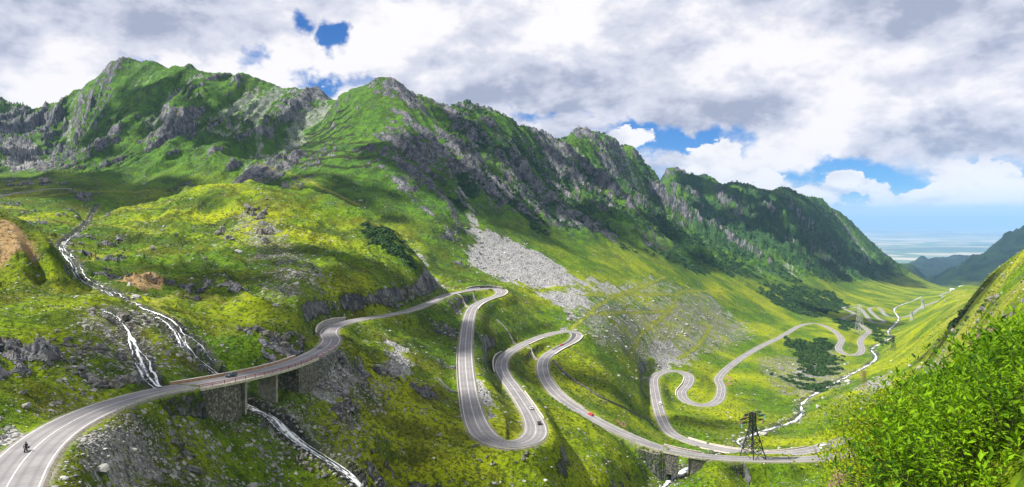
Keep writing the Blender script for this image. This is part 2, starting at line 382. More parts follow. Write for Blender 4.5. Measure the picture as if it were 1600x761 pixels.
# ------------------------------------------------------------------ distance to a path (squared-safe, local)
def path_near(X, Y, P, radius, val=None):
    """nearest distance to polyline samples and their height; inf beyond radius"""
    D = np.full(X.shape, 1e9); Z = np.zeros(X.shape); I = np.zeros(X.shape, np.int32)
    flat = X.ravel(), Y.ravel(); d = D.ravel(); zz = Z.ravel(); ii = I.ravel()
    C = 16
    for k in range(0, len(P), C):
        seg = P[k:k + C]
        m = np.nonzero((flat[0] > seg[:, 0].min() - radius) & (flat[0] < seg[:, 0].max() + radius) &
                       (flat[1] > seg[:, 1].min() - radius) & (flat[1] < seg[:, 1].max() + radius))[0]
        if len(m) == 0: continue
        q = np.hypot(flat[0][m][:, None] - seg[None, :, 0], flat[1][m][:, None] - seg[None, :, 1])
        j = q.argmin(1); qq = q[np.arange(len(m)), j]
        t = qq < d[m]; mm = m[t]
        d[mm] = qq[t]; zz[mm] = seg[j[t], 2]; ii[mm] = k + j[t]
    return D, Z, I
ROAD_HALF = 4.4
halfw = np.full(len(ROAD), ROAD_HALF)
halfw[:road_idx(420, 578)] = 5.2
for (px, py, r, w) in ((780, 456, 60, 5.6), (800, 694, 45, 5.6), (898, 522, 45, 5.4), (1340, 696, 40, 5.2), (1040, 582, 60, 5.2), (1095, 632, 40, 5.2), (1330, 553, 80, 5.0)):
    c = ROAD[road_idx(px, py)]
    halfw = np.maximum(halfw, w - (w - ROAD_HALF) * sstep(np.hypot(ROAD[:, 0] - c[0], ROAD[:, 1] - c[1]), r * .4, r))
halfw *= 1 - .20 * sstep(ROAD[:, 1], 1150, 1500)
halfw = np.convolve(np.pad(halfw, 10, 'edge'), np.ones(21) / 21, 'valid')
road_carve = ROAD[~on_bridge]
carve_half = halfw[~on_bridge]
_ends = [q for ab in BRIDGES for q in ab]
carve_soft = np.array([3.0 if min(abs(i - q) for q in _ends) < 9 else 12.0 for i in np.nonzero(~on_bridge)[0]])

FOOT = np.array([(-200, 900), (0, 900), (200, 860), (300, 840), (400, 830), (520, 840), (600, 800), (700, 780), (740, 880), (850, 960), (950, 1060), (1050, 1180), (1150, 1380), (1250, 1650), (1350, 2250), (1420, 3000), (1450, 9999), (1900, 99999)], float)
def region(X, Y):
    u, v = uv(X, Y)
    vf = np.interp(u, (FOOT[:, 0] - 800) / F, np.log(FOOT[:, 1]))
    mtn = sstep(v - vf, -.02, .22)
    px = 800 + F * u
    far = sstep(Y, 3300, 4200) * sstep(px, 1380, 1440)
    return u, v, px, mtn * (1 - far), far

def height(X, Y, full=False):
    """height of the land at plan positions"""
    u, v, px, mtn, far = region(X, Y)
    e = base_e(u, v)
    zb = e * Y
    # spurs and gullies run down the fall line
    wl = 1 - sstep(px, 480, 640)                    # left massif falls towards the camera
    wx = fbm(X / 170, Y / 170, 3, seed=3) * 60
    sl = (X + wx) / 95; tl = (Y + wx) / 520
    sr = ((X + Y) * .7071 + wx * .55) / 150; tr = ((X - Y) * .7071) / 1500
    R = wl * ridged(sl, tl, 5, .52, seed=1) + (1 - wl) * ridged(sr, tr, 5, .52, seed=2)
    R3 = wl * ridged(sl * 2.5 + 4, tl * 2.1, 4, .55, seed=6) + (1 - wl) * ridged(sr * 3.2 + 4, tr * 4.0, 4, .55, seed=8)
    R2 = ridged(X / 46 + 9, Y / 46, 5, .6, seed=4)
    big = fbm(X / 330, Y / 330, 3, seed=9)
    crag = sstep(fbm(X / 210 + 5, Y / 260, 4, seed=14) + .5 * (R - .5) + .10 * sstep(px, 560, 700), -.12, .28)
    dep = np.clip(Y / 1500, .6, 1.8)
    rv = np.interp(u, np.array([(r[0] - 800) / F for r in RIDGE]), np.array([math.log(r[2]) for r in RIDGE]))
    crest = .36 + .64 * sstep(rv - v, .01, .12)
    up = sstep(v - np.interp(u, (FOOT[:, 0] - 800) / F, np.log(FOOT[:, 1])), .05, .34)
    off = mtn * crest * (.25 + .75 * up) * ((R - .52) * (66 + 26 * (1 - wl)) * dep + (R3 - .5) * 22 * dep + (R2 - .5) * (7 + 22 * crag) * dep + big * 16)
    ctop = 1 - sstep(np.abs(rv - v), .0, .07)
    off += mtn * ctop * (ridged(X / 30, Y / 30, 4, .6, seed=18) - .42) * 17 * dep * (.25 + .75 * sstep(px, 545, 600) * (1 - sstep(px, 1010, 1060)))
    zf = np.exp(-np.abs((px - 515) / 78) ** 4) * np.exp(-np.abs((Y - 1130) / 210) ** 4)      # graded slope with the avalanche fences
    # ledges: tilted strata
    h = 15.0 * dep
    q = (zb + off + .30 * X + fbm(X / 40, Y / 40, 4, seed=16) * 16) / h
    fr = q - np.floor(q)
    off += mtn * crest * up * crag * (sstep(fr, .35, .95) - fr) * h * .55
    off *= 1 - .5 * zf
    # rough pasture elsewhere
    near = 1 - mtn
    valley = np.clip((Y - 40) / 150, .02, 1) * (1 - far)
    hum = fbm(X / 48, Y / 48, 4, seed=21) * 4.2 + ridged(X / 19, Y / 19, 4, .55, seed=23) * 2.3 - 1.0
    rib = sstep(px, 120, 240) * (1 - sstep(px, 640, 720)) * sstep(Y, 250, 330)
    wr = fbm(X / 70, Y / 70, 3, seed=26) * 22
    hum += rib * (ridged((X * .86 + Y * .5 + wr) / 62, (Y * .86 - X * .5) / 240, 5, .55, seed=27) - .5) * 11
    flat = sstep(px, 860, 1000) * sstep(Y, 350, 500) * .5
    out = sstep(fbm(X / 55 + 3, Y / 55, 5, .55, seed=31) + .1 * rib, .12, .34)          # rock outcrops in the grass
    hill = rib * sstep(Y, 330, 420)
    out *= ((1 - sstep(px, 700, 820)) + .2) * (1 - .8 * hill)
    slab = (ridged((X + .4 * Y) / 10, (Y - .4 * X) / 17, 5, .62, seed=33) - .35)
    off += near * valley * (hum * (1 - flat) + out * slab * 6.5)
    h = 3.4
    q = (zb + off + .45 * X + fbm(X / 9, Y / 9, 3, seed=36) * 3) / h; fr = q - np.floor(q)
    off += near * valley * out * (sstep(fr, .4, .95) - fr) * h * .7
    off += far * (ridged((X + Y) / 700, (X - Y) / 1500, 5, seed=40) - .5) * 170
    # quiet ground next to roads and water
    zr, qr = 0, 0
    X_, Y_ = X, Y
    d, rz, ri = path_near(X_, Y_, road_carve, 34)
    hw = carve_half[np.clip(ri, 0, len(carve_half) - 1)]
    dd = np.where(d < 1e8, d - hw, 1e8)
    off = off * sstep(dd, 2, 26)
    z = zb + off
    w = 1 - sstep(dd, 1.0, carve_soft[np.clip(ri, 0, len(carve_soft) - 1)])
    z = z * (1 - w) + (rz - .35) * w
    wat = np.zeros_like(z)
    for P, hwid, rad, dep_ in ((RIVER, 4.5, 24, 2.0), (STREAM, 4.0, 18, 2.2), (FALL_A, 2.6, 16, 1.6), (FALL_B, 2.4, 12, 1.2), (FALL_C, 1.8, 10, 1.0)):
        ds, sz, _ = path_near(X_, Y_, P, rad)
        w = (1 - sstep(ds, hwid * .6, hwid * 3.2)) * (1 - (dd < 2.0))
        z = z * (1 - w) + (sz - dep_ * (1 - sstep(ds, 0, hwid * 1.4)) + (1 - w) * 0) * w
        wat = np.maximum(wat, 1 - sstep(ds, hwid * .8, hwid * 2.3))
    # the road stays on top
    w = 1 - sstep(dd, .4, 1.4)
    z = z * (1 - w) + (rz - .35) * w
    if not full: return z
    return z, dict(zf=zf, ctop=ctop, R3=R3, u=u, v=v, px=px, mtn=mtn, far=far, R=R, R2=R2, crag=crag, out=out, slab=slab, dd=dd, wat=wat, zb=zb)

# ------------------------------------------------------------------ land mesh: fine where the land faces the viewer's valley
def build_grid(NC=1060, NR=820):
    us = np.linspace(-.90, .90, NC)
    vf = np.linspace(math.log(4.0), math.log(14500), 1500)
    uu = np.repeat(us[:, None], 1500, 1); vv = np.repeat(vf[None], NC, 0)
    e = base_e(uu, vv)
    run = np.maximum.accumulate(e, 1)
    vis = sstep(e - run, -.035, -.004) * (e > -.47)
    de = np.abs(np.gradient(e, axis=1)) * vis
    dens = de / .00085 + (vf[1] - vf[0]) / .02 + vis * (vf[1] - vf[0]) / .009
    k = 15
    ker = np.ones(k) / k
    dens = np.apply_along_axis(lambda a: np.convolve(np.pad(a, k // 2, 'edge'), ker, 'valid'), 0, dens)
    dens = np.apply_along_axis(lambda a: np.convolve(np.pad(a, 5, 'edge'), np.ones(11) / 11, 'valid'), 1, dens)
    c = np.cumsum(dens, 1); c = (c - c[:, :1]) / (c[:, -1:] - c[:, :1])
    t = np.linspace(0, 1, NR)
    V = np.stack([np.interp(t, c[i], vf) for i in range(NC)])
    Y = np.exp(V); X = us[:, None] * Y
    return X, Y
GX, GY = build_grid()
GZ, M = height(GX, GY, True)

def grid_mesh(name, X, Y, Z):
    nc, nr = X.shape
    co = np.stack([X, Y, Z], -1).reshape(-1, 3).astype(np.float32)
    idx = np.arange(nc * nr).reshape(nc, nr)
    f = np.stack([idx[:-1, :-1], idx[1:, :-1], idx[1:, 1:], idx[:-1, 1:]], -1).reshape(-1, 4)
    me = bpy.data.meshes.new(name)
    me.vertices.add(len(co)); me.vertices.foreach_set('co', co.ravel())
    me.loops.add(f.size); me.loops.foreach_set('vertex_index', f.ravel().astype(np.int32))
    me.polygons.add(len(f)); me.polygons.foreach_set('loop_start', np.arange(0, f.size, 4, dtype=np.int32))
    me.update(calc_edges=True); me.validate()
    me.polygons.foreach_set('use_smooth', np.ones(len(f), bool))
    return me
def raw_mesh(name, co, faces, smooth=False):
    me = bpy.data.meshes.new(name)
    co = np.asarray(co, np.float32); f = np.asarray(faces, np.int32); k = f.shape[1]
    me.vertices.add(len(co)); me.vertices.foreach_set('co', co.ravel())
    me.loops.add(f.size); me.loops.foreach_set('vertex_index', f.ravel())
    me.polygons.add(len(f)); me.polygons.foreach_set('loop_start', np.arange(0, f.size, k, dtype=np.int32))
    me.update(calc_edges=True); me.validate()
    me.polygons.foreach_set('use_smooth', np.full(len(f), smooth))
    return me
def vattr(me, name, arr):
    a = me.attributes.new(name, 'FLOAT', 'POINT'); a.data.foreach_set('value', np.asarray(arr, np.float32).ravel())
def link(name, me, mat=None, parent=None, loc=None, label=None, cat=None, group=None, kind=None):
    o = bpy.data.objects.new(name, me); COL.objects.link(o)
    if mat is not None:
        if len(me.materials) == 0: me.materials.append(mat)
    if parent is not None: o.parent = parent
    if loc is not None: o.location = loc
    if label: o['label'] = label
    if cat: o['category'] = cat
    if group: o['group'] = group
    if kind: o['kind'] = kind
    return o
def height_at(x, y):
    return height(np.atleast_1d(np.asarray(x, float)), np.atleast_1d(np.asarray(y, float)))

# ---- masks of what the ground is made of
def world_poly(pts, y0=60):
    return np.array([pick(a, b, y0)[:2] for a, b in pts])
def poly_sd(X, Y, poly):
    """signed distance-like value, positive inside (metres)"""
    d = np.full(X.shape, 1e9); ins = np.zeros(X.shape, bool)
    x0, y0 = poly.min(0) - 60; x1, y1 = poly.max(0) + 60
    m = (X > x0) & (X < x1) & (Y > y0) & (Y < y1)
    x, y = X[m], Y[m]; dm = np.full(x.shape, 1e9); im = np.zeros(x.shape, bool)
    for a, b in zip(poly, np.roll(poly, -1, 0)):
        ab = b - a; L = (ab ** 2).sum() + 1e-9
        t = np.clip(((x - a[0]) * ab[0] + (y - a[1]) * ab[1]) / L, 0, 1)
        dm = np.minimum(dm, np.hypot(x - a[0] - t * ab[0], y - a[1] - t * ab[1]))
        c = (a[1] > y) != (b[1] > y)
        with np.errstate(divide='ignore', invalid='ignore'):
            xi = (b[0] - a[0]) * (y - a[1]) / (b[1] - a[1]) + a[0]
        im ^= c & (x < xi)
    out = np.full(X.shape, -1e9); out[m] = np.where(im, dm, -dm)
    return out
SCREE = [[(738, 355), (752, 350), (790, 365), (850, 395), (905, 430), (930, 448), (880, 455), (820, 452), (790, 440), (740, 425), (722, 405), (722, 380)],
         [(700, 285), (712, 288), (735, 320), (755, 350), (740, 358), (722, 325)],
         [(905, 425), (950, 440), (1010, 452), (960, 465), (930, 462)],
         [(830, 455), (935, 455), (925, 480), (895, 512), (880, 512), (870, 480)],
         [(1005, 520), (1050, 520), (1085, 560), (1080, 578), (1035, 578), (1010, 555)],
         [(945, 480), (985, 478), (1000, 500), (975, 505)],
         [(600, 530), (635, 545), (665, 600), (640, 605), (590, 580)],
         [(105, 690), (160, 680), (220, 700), (260, 740), (230, 775), (120, 775)],
         [(0, 645), (35, 650), (48, 680), (10, 705), (-20, 690)],
         [(1225, 575), (1290, 560), (1310, 585), (1240, 600)],
         [(480, 540), (540, 560), (580, 610), (520, 640), (470, 610)],
         [(640, 372), (668, 400), (690, 432), (705, 450), (695, 452), (660, 415)],
         [(0, 235), (60, 235), (90, 240), (60, 262), (0, 268)],
         [(395, 190), (415, 190), (420, 205), (398, 250), (385, 290), (378, 290), (392, 240)],
         [(1330, 605), (1380, 585), (1470, 560), (1400, 600), (1345, 625)],
         [(850, 450), (930, 440), (1010, 428), (1100, 452), (1190, 515), (1120, 550), (1085, 575), (1010, 578), (950, 560), (900, 515)],
         [(1190, 565), (1300, 555), (1320, 600), (1230, 615)],
         [(742, 596), (750, 598), (764, 615), (778, 640), (776, 655), (762, 664), (750, 640)]]
SOIL = [[(-10, 340), (20, 350), (70, 392), (60, 420), (0, 428), (-20, 400)],
        [(180, 445), (225, 420), (268, 432), (262, 448), (215, 455)], [(955, 655), (975, 655), (985, 668), (970, 668)], [(1132, 586), (1150, 590), (1146, 600), (1134, 602)]]
warp = fbm(GX / 22, GY / 22, 4, seed=51) * 9 * np.clip(GY / 500, .5, 2.2)
scree = np.zeros(GX.shape); soil = np.zeros(GX.shape)
for k, p in enumerate(SCREE):
    sdv = poly_sd(GX, GY, world_poly(p)) + warp * 1.3
    s = np.clip(np.median(np.linalg.norm(world_poly(p), axis=1)) / 600, .4, 2)
    dens_ = .74 if k in (0, 1, 3) else (.95 if k == 17 else .42 if k > 14 else .62)
    if k < 4: sdv = sdv + fbm((GX + GY) / 9, (GX - GY) / 70, 4, .6, seed=55) * 30 - 4 + fbm(GX / 24, GY / 24, 4, .6, seed=57) * 22
    scree = np.maximum(scree, dens_ * sstep(sdv, -9 * s, 12 * s))
for p in SOIL:
    sdv = poly_sd(GX, GY, world_poly(p)) + warp * .7
    soil = np.maximum(soil, sstep(sdv, -2, 5))
# gradient of the finished land
def grad(X, Y, Z):
    P = np.stack([X, Y, Z], -1)
    a = np.gradient(P, axis=0); b = np.gradient(P, axis=1)
    nn = np.cross(a, b); nn /= np.linalg.norm(nn, axis=-1, keepdims=True) + 1e-12
    nn *= np.sign(nn[..., 2:3]); return nn
NRM = grad(GX, GY, GZ)
slope = np.sqrt(1 - NRM[..., 2] ** 2) / np.maximum(NRM[..., 2], .05)
mtn, far, px = M['mtn'], M['far'], M['px']
patch = fbm(GX / 60, GY / 60, 5, seed=61)
patch2 = fbm(GX / 14, GY / 14, 4, seed=62)
fine = fbm(GX / 7, GY / 7, 4, .6, seed=63)
left_soft = (1 - sstep(px, 500, 620)) * .12
NB = grad(GX, GY, M['zb']); slope_b = np.sqrt(1 - NB[..., 2] ** 2) / np.maximum(NB[..., 2], .05)
gully = sstep(.43 - M['R'], -.04, .12) * sstep(px, 560, 640)
score = -.55 * gully - .25 * M['zf'] + .22 * M['ctop'] * sstep(px, 545, 620) + .55 * np.clip(slope - slope_b, -1, 1) + .25 * np.clip(slope_b - .8, -.6, .6) + (M['R'] - .5) * .6 + (M['R3'] - .5) * .7 + patch * .45 + fine * .32 + (M['crag'] - .5) * .45
SEEN = ((GZ / GY) >= np.maximum.accumulate(GZ / GY, 1) - .002) & (mtn > .6)
bands = [(-70, 520, .19), (300, 560, .19), (520, 700, .30), (640, 840, .33), (760, 1020, .34), (960, 1120, .17), (1080, 1250, .06), (1220, 1440, .05)]
bx_, bt_ = [], []
for x0, x1, fr_ in bands:
    m_ = SEEN & (px > x0) & (px < x1)
    bx_.append((x0 + x1) / 2); bt_.append(np.quantile(score[m_][::7], 1 - fr_))
rock_m = sstep(score - np.interp(px, bx_, bt_), -.07, .10)
close = sstep(GY, 60, 200)
rock_n = np.clip(M['out'] * sstep(M['slab'] + patch2 * .5 + fine * .4, .02, .26) + sstep(slope + patch2 * .5 + fine * .4, 1.5, 2.5) * .9 * (1 - sstep(px, 1150, 1300)), 0, 1) * close
rock_n = rock_n * (1 - soil)
rock = mtn * rock_m + (1 - mtn) * rock_n * (1 - far)
# pale debris in the gullies
streak = sstep(.36 - M['R'] + fine * .22 + patch * .2, .02, .12) * mtn * sstep(slope, .2, .5)
scree = np.clip(np.maximum(scree, streak * .5) + fbm(GX / 9, GY / 9, 3, seed=52) * .35 * (scree > .02), 0, 1)
rock = np.maximum(rock, M['wat'] * .55 * sstep(patch2, -.4, .3))
# dwarf pine and alder on the flanks
pine = mtn * sstep(px, 640, 760) * (1 - .9 * gully) * sstep(fbm(GX / 90 + 7, GY / 90, 5, .55, seed=71) + .35 * sstep(px, 1040, 1150) * (1 - sstep(GZ, -60, 160)) + .12, .02, .24) * (1 - .85 * rock)
PINE = [[(1225, 530), (1290, 530), (1312, 560), (1300, 590), (1260, 585), (1245, 560)], [(1300, 498), (1345, 503), (1352, 515), (1310, 515)], [(1352, 508), (1368, 510), (1395, 535), (1380, 538)],
        [(1200, 440), (1300, 455), (1330, 478), (1275, 497), (1215, 478), (1190, 460)], [(1470, 508), (1500, 492), (1540, 478), (1530, 490), (1495, 510)], [(1215, 590), (1250, 585), (1300, 600), (1290, 612)],
        [(1030, 395), (1070, 400), (1110, 425), (1090, 430)], [(560, 350), (610, 370), (650, 415), (640, 425), (590, 390)]]
for p in PINE:
    sdv = poly_sd(GX, GY, world_poly(p)) + warp * 2.0
    pine = np.maximum(pine, sstep(sdv, -3, 8) * sstep(patch, -.5, -.05))
forest = far
# trodden paths and old tracks
TRACKS = [[(895, 512), (920, 490), (950, 468), (1010, 445), (1040, 432)], [(985, 560), (1000, 525), (1040, 490), (1055, 470), (1065, 455), (1125, 455)], [(900, 462), (960, 460), (1060, 460)], [(920, 490), (980, 488), (1050, 486)],
          [(1060, 560), (1090, 540), (1110, 510)], [(400, 265), (470, 280), (560, 320)], [(100, 400), (120, 410), (180, 395), (240, 385)], [(0, 312), (80, 305), (150, 298), (240, 300)], [(350, 470), (300, 455), (240, 470), (270, 500)]]
trk_sunlit = np.zeros(GX.shape)
for t in TRACKS:
    P = pick_path(t, 3, 2)
    d, _, _ = path_near(GX, GY, P, 14)
    trk_sunlit = np.maximum(trk_sunlit, 1 - sstep(d + patch2 * 1.8 + fine * 1.5, .6, 3.6))
scree *= 1 - .75 * trk_sunlit; stony_trk = 1 - .9 * trk_sunlit
verge = (1 - sstep(M['dd'] + patch2 * 1.2, .3, 2.0)) * (M['dd'] < 1e7)
sunlit_dry = sstep(px, 1440, 1500) * (1 - far) * sstep(GY, 90, 160) * (1 - sstep(GY, 1600, 2300))  # right slope: pale dry grass, its sunlit brightness put into the colour
trk_sunlit = np.maximum(trk_sunlit, .9 * sunlit_dry * sstep(fbm(GX / 30, GY / 60, 5, .62, seed=95), -.12, .22)); scree = np.maximum(scree, .45 * sunlit_dry * sstep(fbm(GX / 20, GY / 45, 5, .65, seed=96), .02, .3))
rock *= 1 - .85 * (px < 100) * (GY > 240) * (GY < 430)
rock *= (1 - sstep(-M['dd'], -6, 1) * .7 * (M['dd'] < 1e7))
sunlit_valley = sstep(px, 780, 900) * (1 - mtn) * (1 - far)  # valley floor kept brighter and yellower: sunlight put into the grass colour
warmth = sstep(.22 * sunlit_valley + fbm(GX / 130, GY / 130, 4, seed=81) + .25 * (1 - mtn) - .1, -.25, .45)

STONY = [[(60, 690), (160, 660), (300, 650), (420, 690), (460, 761), (60, 761)], [(300, 640), (480, 590), (620, 600), (560, 720), (430, 700)], [(130, 480), (300, 500), (340, 590), (180, 610), (60, 640), (100, 540)],
         [(900, 480), (1110, 460), (1180, 530), (1020, 560), (930, 540)], [(360, 330), (440, 350), (520, 470), (430, 480)], [(1180, 560), (1310, 540), (1330, 600), (1220, 620)],
         [(1300, 620), (1480, 540), (1520, 520), (1400, 640)]]
stony = np.zeros(GX.shape)
for p in STONY: stony = np.maximum(stony, sstep(poly_sd(GX, GY, world_poly(p)) + warp, -6, 10))
stony_a = np.clip((.028 + .62 * stony * sstep(fbm(GX / 17, GY / 17, 4, .6, seed=91), -.35, .3)) * (1 - far) * (1 - .6 * mtn) + .12 * M['wat'], 0, 1) * sstep(M['dd'], .5, 3) * stony_trk

# ------------------------------------------------------------------ materials
def new_mat(name):
    m = bpy.data.materials.new(name); m.use_nodes = True
    T = NT(m.node_tree); T.n.clear()
    b = T.new('ShaderNodeBsdfPrincipled'); o = T.new('ShaderNodeOutputMaterial'); T.l.new(b.outputs[0], o.inputs[0])
    b.inputs['Specular IOR Level'].default_value = .25
    return m, T, b
def bump(T, b, h, strength, dist):
    n = T.new('ShaderNodeBump'); n.inputs['Strength'].default_value = strength; n.inputs['Distance'].default_value = dist
    T.put(n.inputs['Height'], h); T.l.new(n.outputs[0], b.inputs['Normal'])
def land_material():
    m, T, b = new_mat('alpine_ground')
    at = lambda k: T.new('ShaderNodeAttribute', attribute_name=k).outputs['Fac']
    P = T.new('ShaderNodeTexCoord').outputs['Object']
    n_big = T.noise(P, .012, 5); n_mid = T.noise(P, .07, 5, .6); n_fine = T.noise(P, .45, 4, .65); n_tiny = T.noise(P, 2.0, 2, .6)
    warm = at('warmth')
    g = T.mix(T.step(n_mid, .32, .68), (.020, .074, .002), (.098, .200, .002))
    g = T.mix(T.math('MULTIPLY', warm, T.step(n_big, .35, .65)), g, (.285, .330, .002))  # yellow patches brightened, sunlight put into the colour
    g2 = T.mix(T.step(n_mid, .3, .7), (.014, .066, .016), (.074, .190, .016))
    g = T.mix(T.math('MULTIPLY', at('mtn'), .85), g, g2)
    # rusty bilberry and dry-grass patches
    rust = T.math('MULTIPLY', T.step(T.noise(P, .035, 5, .66), .47, .62), T.math('SUBTRACT', 1.0, at('mtn')))
    rust = T.math('MULTIPLY', rust, T.math('SUBTRACT', 1.0, T.math('MULTIPLY', at('sunlit_valley'), .85)))
    g = T.mix(T.math('MULTIPLY', rust, .75), g, (.060, .048, .006))
    g = T.mix(T.math('MULTIPLY', T.math('MULTIPLY', T.step(T.noise(P, .022, 5, .7), .53, .575), T.math('SUBTRACT', 1.0, T.math('MULTIPLY', at('sunlit_valley'), .55))), .72), g, (.013, .042, .003))
    g = T.mix(T.math('MULTIPLY', T.step(n_fine, .46, .62), .75), g, (.016, .040, .003))
    g = T.mix(T.math('MULTIPLY', T.step(n_tiny, .52, .66), .45), g, (.23, .28, .012))
    # rock
    mp = T.new('ShaderNodeMapping'); T.l.new(P, mp.inputs[0]); mp.inputs['Scale'].default_value = (1, 1, .45); mp.inputs['Rotation'].default_value = (.5, .3, .4)
    r1 = T.noise(mp.outputs[0], .10, 5, .68, dist=.5); r2 = T.noise(mp.outputs[0], .5, 4, .7)
    rk = T.mix(T.step(r1, .35, .65), (.050, .056, .069), (.255, .257, .268))
    rk = T.mix(T.step(r2, .5, .62), rk, (.040, .044, .050))
    rk = T.mix(T.math('MULTIPLY', T.step(n_mid, .52, .7), .5), rk, (.20, .165, .12))
    vo = T.new('ShaderNodeTexVoronoi'); T.l.new(P, vo.inputs['Vector']); vo.inputs['Scale'].default_value = .8
    vo2 = T.new('ShaderNodeTexVoronoi'); T.l.new(P, vo2.inputs['Vector']); vo2.inputs['Scale'].default_value = 1.4
    sc_ = T.mix(vo.outputs['Color'], (.17, .17, .178), (.50, .49, .485))
    hs = T.new('ShaderNodeHueSaturation'); T.put(hs.inputs['Color'], sc_); hs.inputs['Saturation'].default_value = .12
    sc_ = T.mix(T.step(vo.outputs['Distance'], .55, .95), hs.outputs[0], (.07, .075, .07))
    pn = T.mix(T.step(n_fine, .35, .68), (.014, .046, .018), (.046, .105, .020))
    so = T.mix(T.step(n_fine, .3, .7), (.19, .125, .055), (.34, .235, .115))
    fo = T.mix(T.step(n_big, .35, .65), (.004, .014, .012), (.014, .036, .016))
    def sharp(k, n, w=.22):       # break a soft mask with fine noise
        return T.step(T.math('ADD', at(k), T.math('MULTIPLY', T.math('SUBTRACT', n, .5), .9)), .5 - w, .5 + w)
    c = T.mix(sharp('pine', n_fine), g, pn)
    c = T.mix(sharp('soil', n_mid, .3), c, so)
    rk_f = sharp('rock', n_fine, .14)
    c = T.mix(rk_f, c, rk)
    sc_f = sharp('scree', T.math('ADD', T.math('MULTIPLY', n_fine, .6), T.math('MULTIPLY', n_mid, .4)), .12)
    c = T.mix(sc_f, c, sc_)
    v3 = T.new('ShaderNodeTexVoronoi'); T.l.new(P, v3.inputs['Vector']); v3.inputs['Scale'].default_value = .62
    sp = T.new('ShaderNodeSeparateColor'); T.l.new(v3.outputs['Color'], sp.inputs[0])
    here = T.math('LESS_THAN', T.math('ADD', sp.outputs[0], T.math('MULTIPLY', T.math('SUBTRACT', n_mid, .5), .5)), at('stony'))
    peb = T.math('MULTIPLY', here, T.step(v3.outputs['Distance'], .62, .42))
    v4 = vo2; sp4 = T.new('ShaderNodeSeparateColor'); T.l.new(v4.outputs['Color'], sp4.inputs[0])
    here4 = T.math('LESS_THAN', T.math('ADD', sp4.outputs[0], T.math('MULTIPLY', T.math('SUBTRACT', n_mid, .5), .6)), T.math('MULTIPLY', at('stony'), 1.15))
    peb = T.math('MAXIMUM', peb, T.math('MULTIPLY', here4, T.step(v4.outputs['Distance'], .62, .40)))
    pcol = T.mix(sp.outputs[1], (.10, .10, .105), (.38, .37, .345))
    c = T.mix(T.math('MULTIPLY', T.math('MULTIPLY', at('stony'), .75), T.step(n_fine, .40, .62)), c, (.085, .075, .05))
    c = T.mix(peb, c, pcol)
    c = T.mix(T.math('MULTIPLY', at('trk_sunlit'), .8), c, (.215, .225, .035))  # tracks, and the painted sunlit tint of the right slope
    c = T.mix(T.math('MULTIPLY', at('verge'), T.step(n_fine, .3, .6)), c, (.20, .19, .15))
    c = T.mix(T.math('MULTIPLY', T.step(T.math('ADD', at('wet'), T.math('MULTIPLY', T.math('SUBTRACT', n_fine, .5), 1.1)), .45, .9), .7), c, (.045, .047, .043))
    c = T.mix(at('forest'), c, fo)
    T.put(b.inputs['Base Color'], c)
    b.inputs['Roughness'].default_value = .95; b.inputs['Specular IOR Level'].default_value = .1
    hgt = T.math('ADD', T.math('MULTIPLY', n_fine, 1.0), T.math('MULTIPLY', n_tiny, .35))
    hgt = T.math('ADD', hgt, T.math('MULTIPLY', T.math('MULTIPLY', r2, 2.6), rk_f))
    hgt = T.math('ADD', hgt, T.math('MULTIPLY', T.math('MULTIPLY', r1, 5.0), rk_f))
    hgt = T.math('ADD', hgt, T.math('MULTIPLY', T.math('MULTIPLY', vo.outputs['Distance'], -1.5), sc_f))
    hgt = T.math('ADD', hgt, T.math('MULTIPLY', n_mid, T.math('MULTIPLY', at('forest'), 16.0)))
    hgt = T.math('ADD', hgt, T.math('MULTIPLY', T.math('MULTIPLY', r1, 6.0), at('mtn')))
    hgt = T.math('ADD', hgt, T.math('MULTIPLY', peb, .5))
    bump(T, b, hgt, 1.0, 1.0)
    return m
LAND = land_material()
me = grid_mesh('terrain', GX, GY, GZ)
for k, a in (('rock', rock), ('scree', scree), ('soil', soil), ('pine', pine), ('trk_sunlit', trk_sunlit), ('verge', verge), ('warmth', warmth), ('stony', stony_a), ('sunlit_valley', sunlit_valley), ('wet', M['wat'] * (1 - .65 * (px > 1000))), ('mtn', mtn), ('forest', forest)):
    vattr(me, k, a)
link('terrain', me, LAND, kind='structure')

def flat_mat(name, col, rough=.8, var=.25, scale=3.0, metal=0.0, bmp=0.0, spec=.25):
    m, T, b = new_mat(name)
    P = T.new('ShaderNodeTexCoord').outputs['Object']
    n = T.noise(P, scale, 5, .6)
    lo = tuple(c * (1 - var) for c in col); hi = tuple(min(1, c * (1 + var)) for c in col)
    T.put(b.inputs['Base Color'], T.mix(T.step(n, .3, .7), lo, hi))
    b.inputs['Roughness'].default_value = rough; b.inputs['Metallic'].default_value = metal
    b.inputs['Specular IOR Level'].default_value = spec
    if bmp: bump(T, b, n, .6, bmp)
    return m

# ------------------------------------------------------------------ far plain
def plain_material():
    m, T, b = new_mat('plain_fields')
    P = T.new('ShaderNodeTexCoord').outputs['Object']
    v = T.new('ShaderNodeTexVoronoi'); T.l.new(P, v.inputs['Vector']); v.inputs['Scale'].default_value = .00085
    n = T.noise(P, .00022, 6, .6); n2 = T.noise(P, .00007, 5, .6)
    sep = T.new('ShaderNodeSeparateColor'); T.l.new(v.outputs['Color'], sep.inputs[0])
    c = T.mix(T.step(sep.outputs[0], .3, .8), (.09, .15, .08), (.36, .32, .23))
    c = T.mix(T.step(n, .48, .6), c, (.05, .09, .06))
    c = T.mix(T.step(n2, .52, .66), c, (.46, .43, .38))
    T.put(b.inputs['Base Color'], c); b.inputs['Roughness'].default_value = 1
    return m
pl = raw_mesh('plain', [(-150000, 6000, -900), (150000, 6000, -900), (150000, 190000, -900), (-150000, 190000, -900)], [(0, 1, 2, 3)])
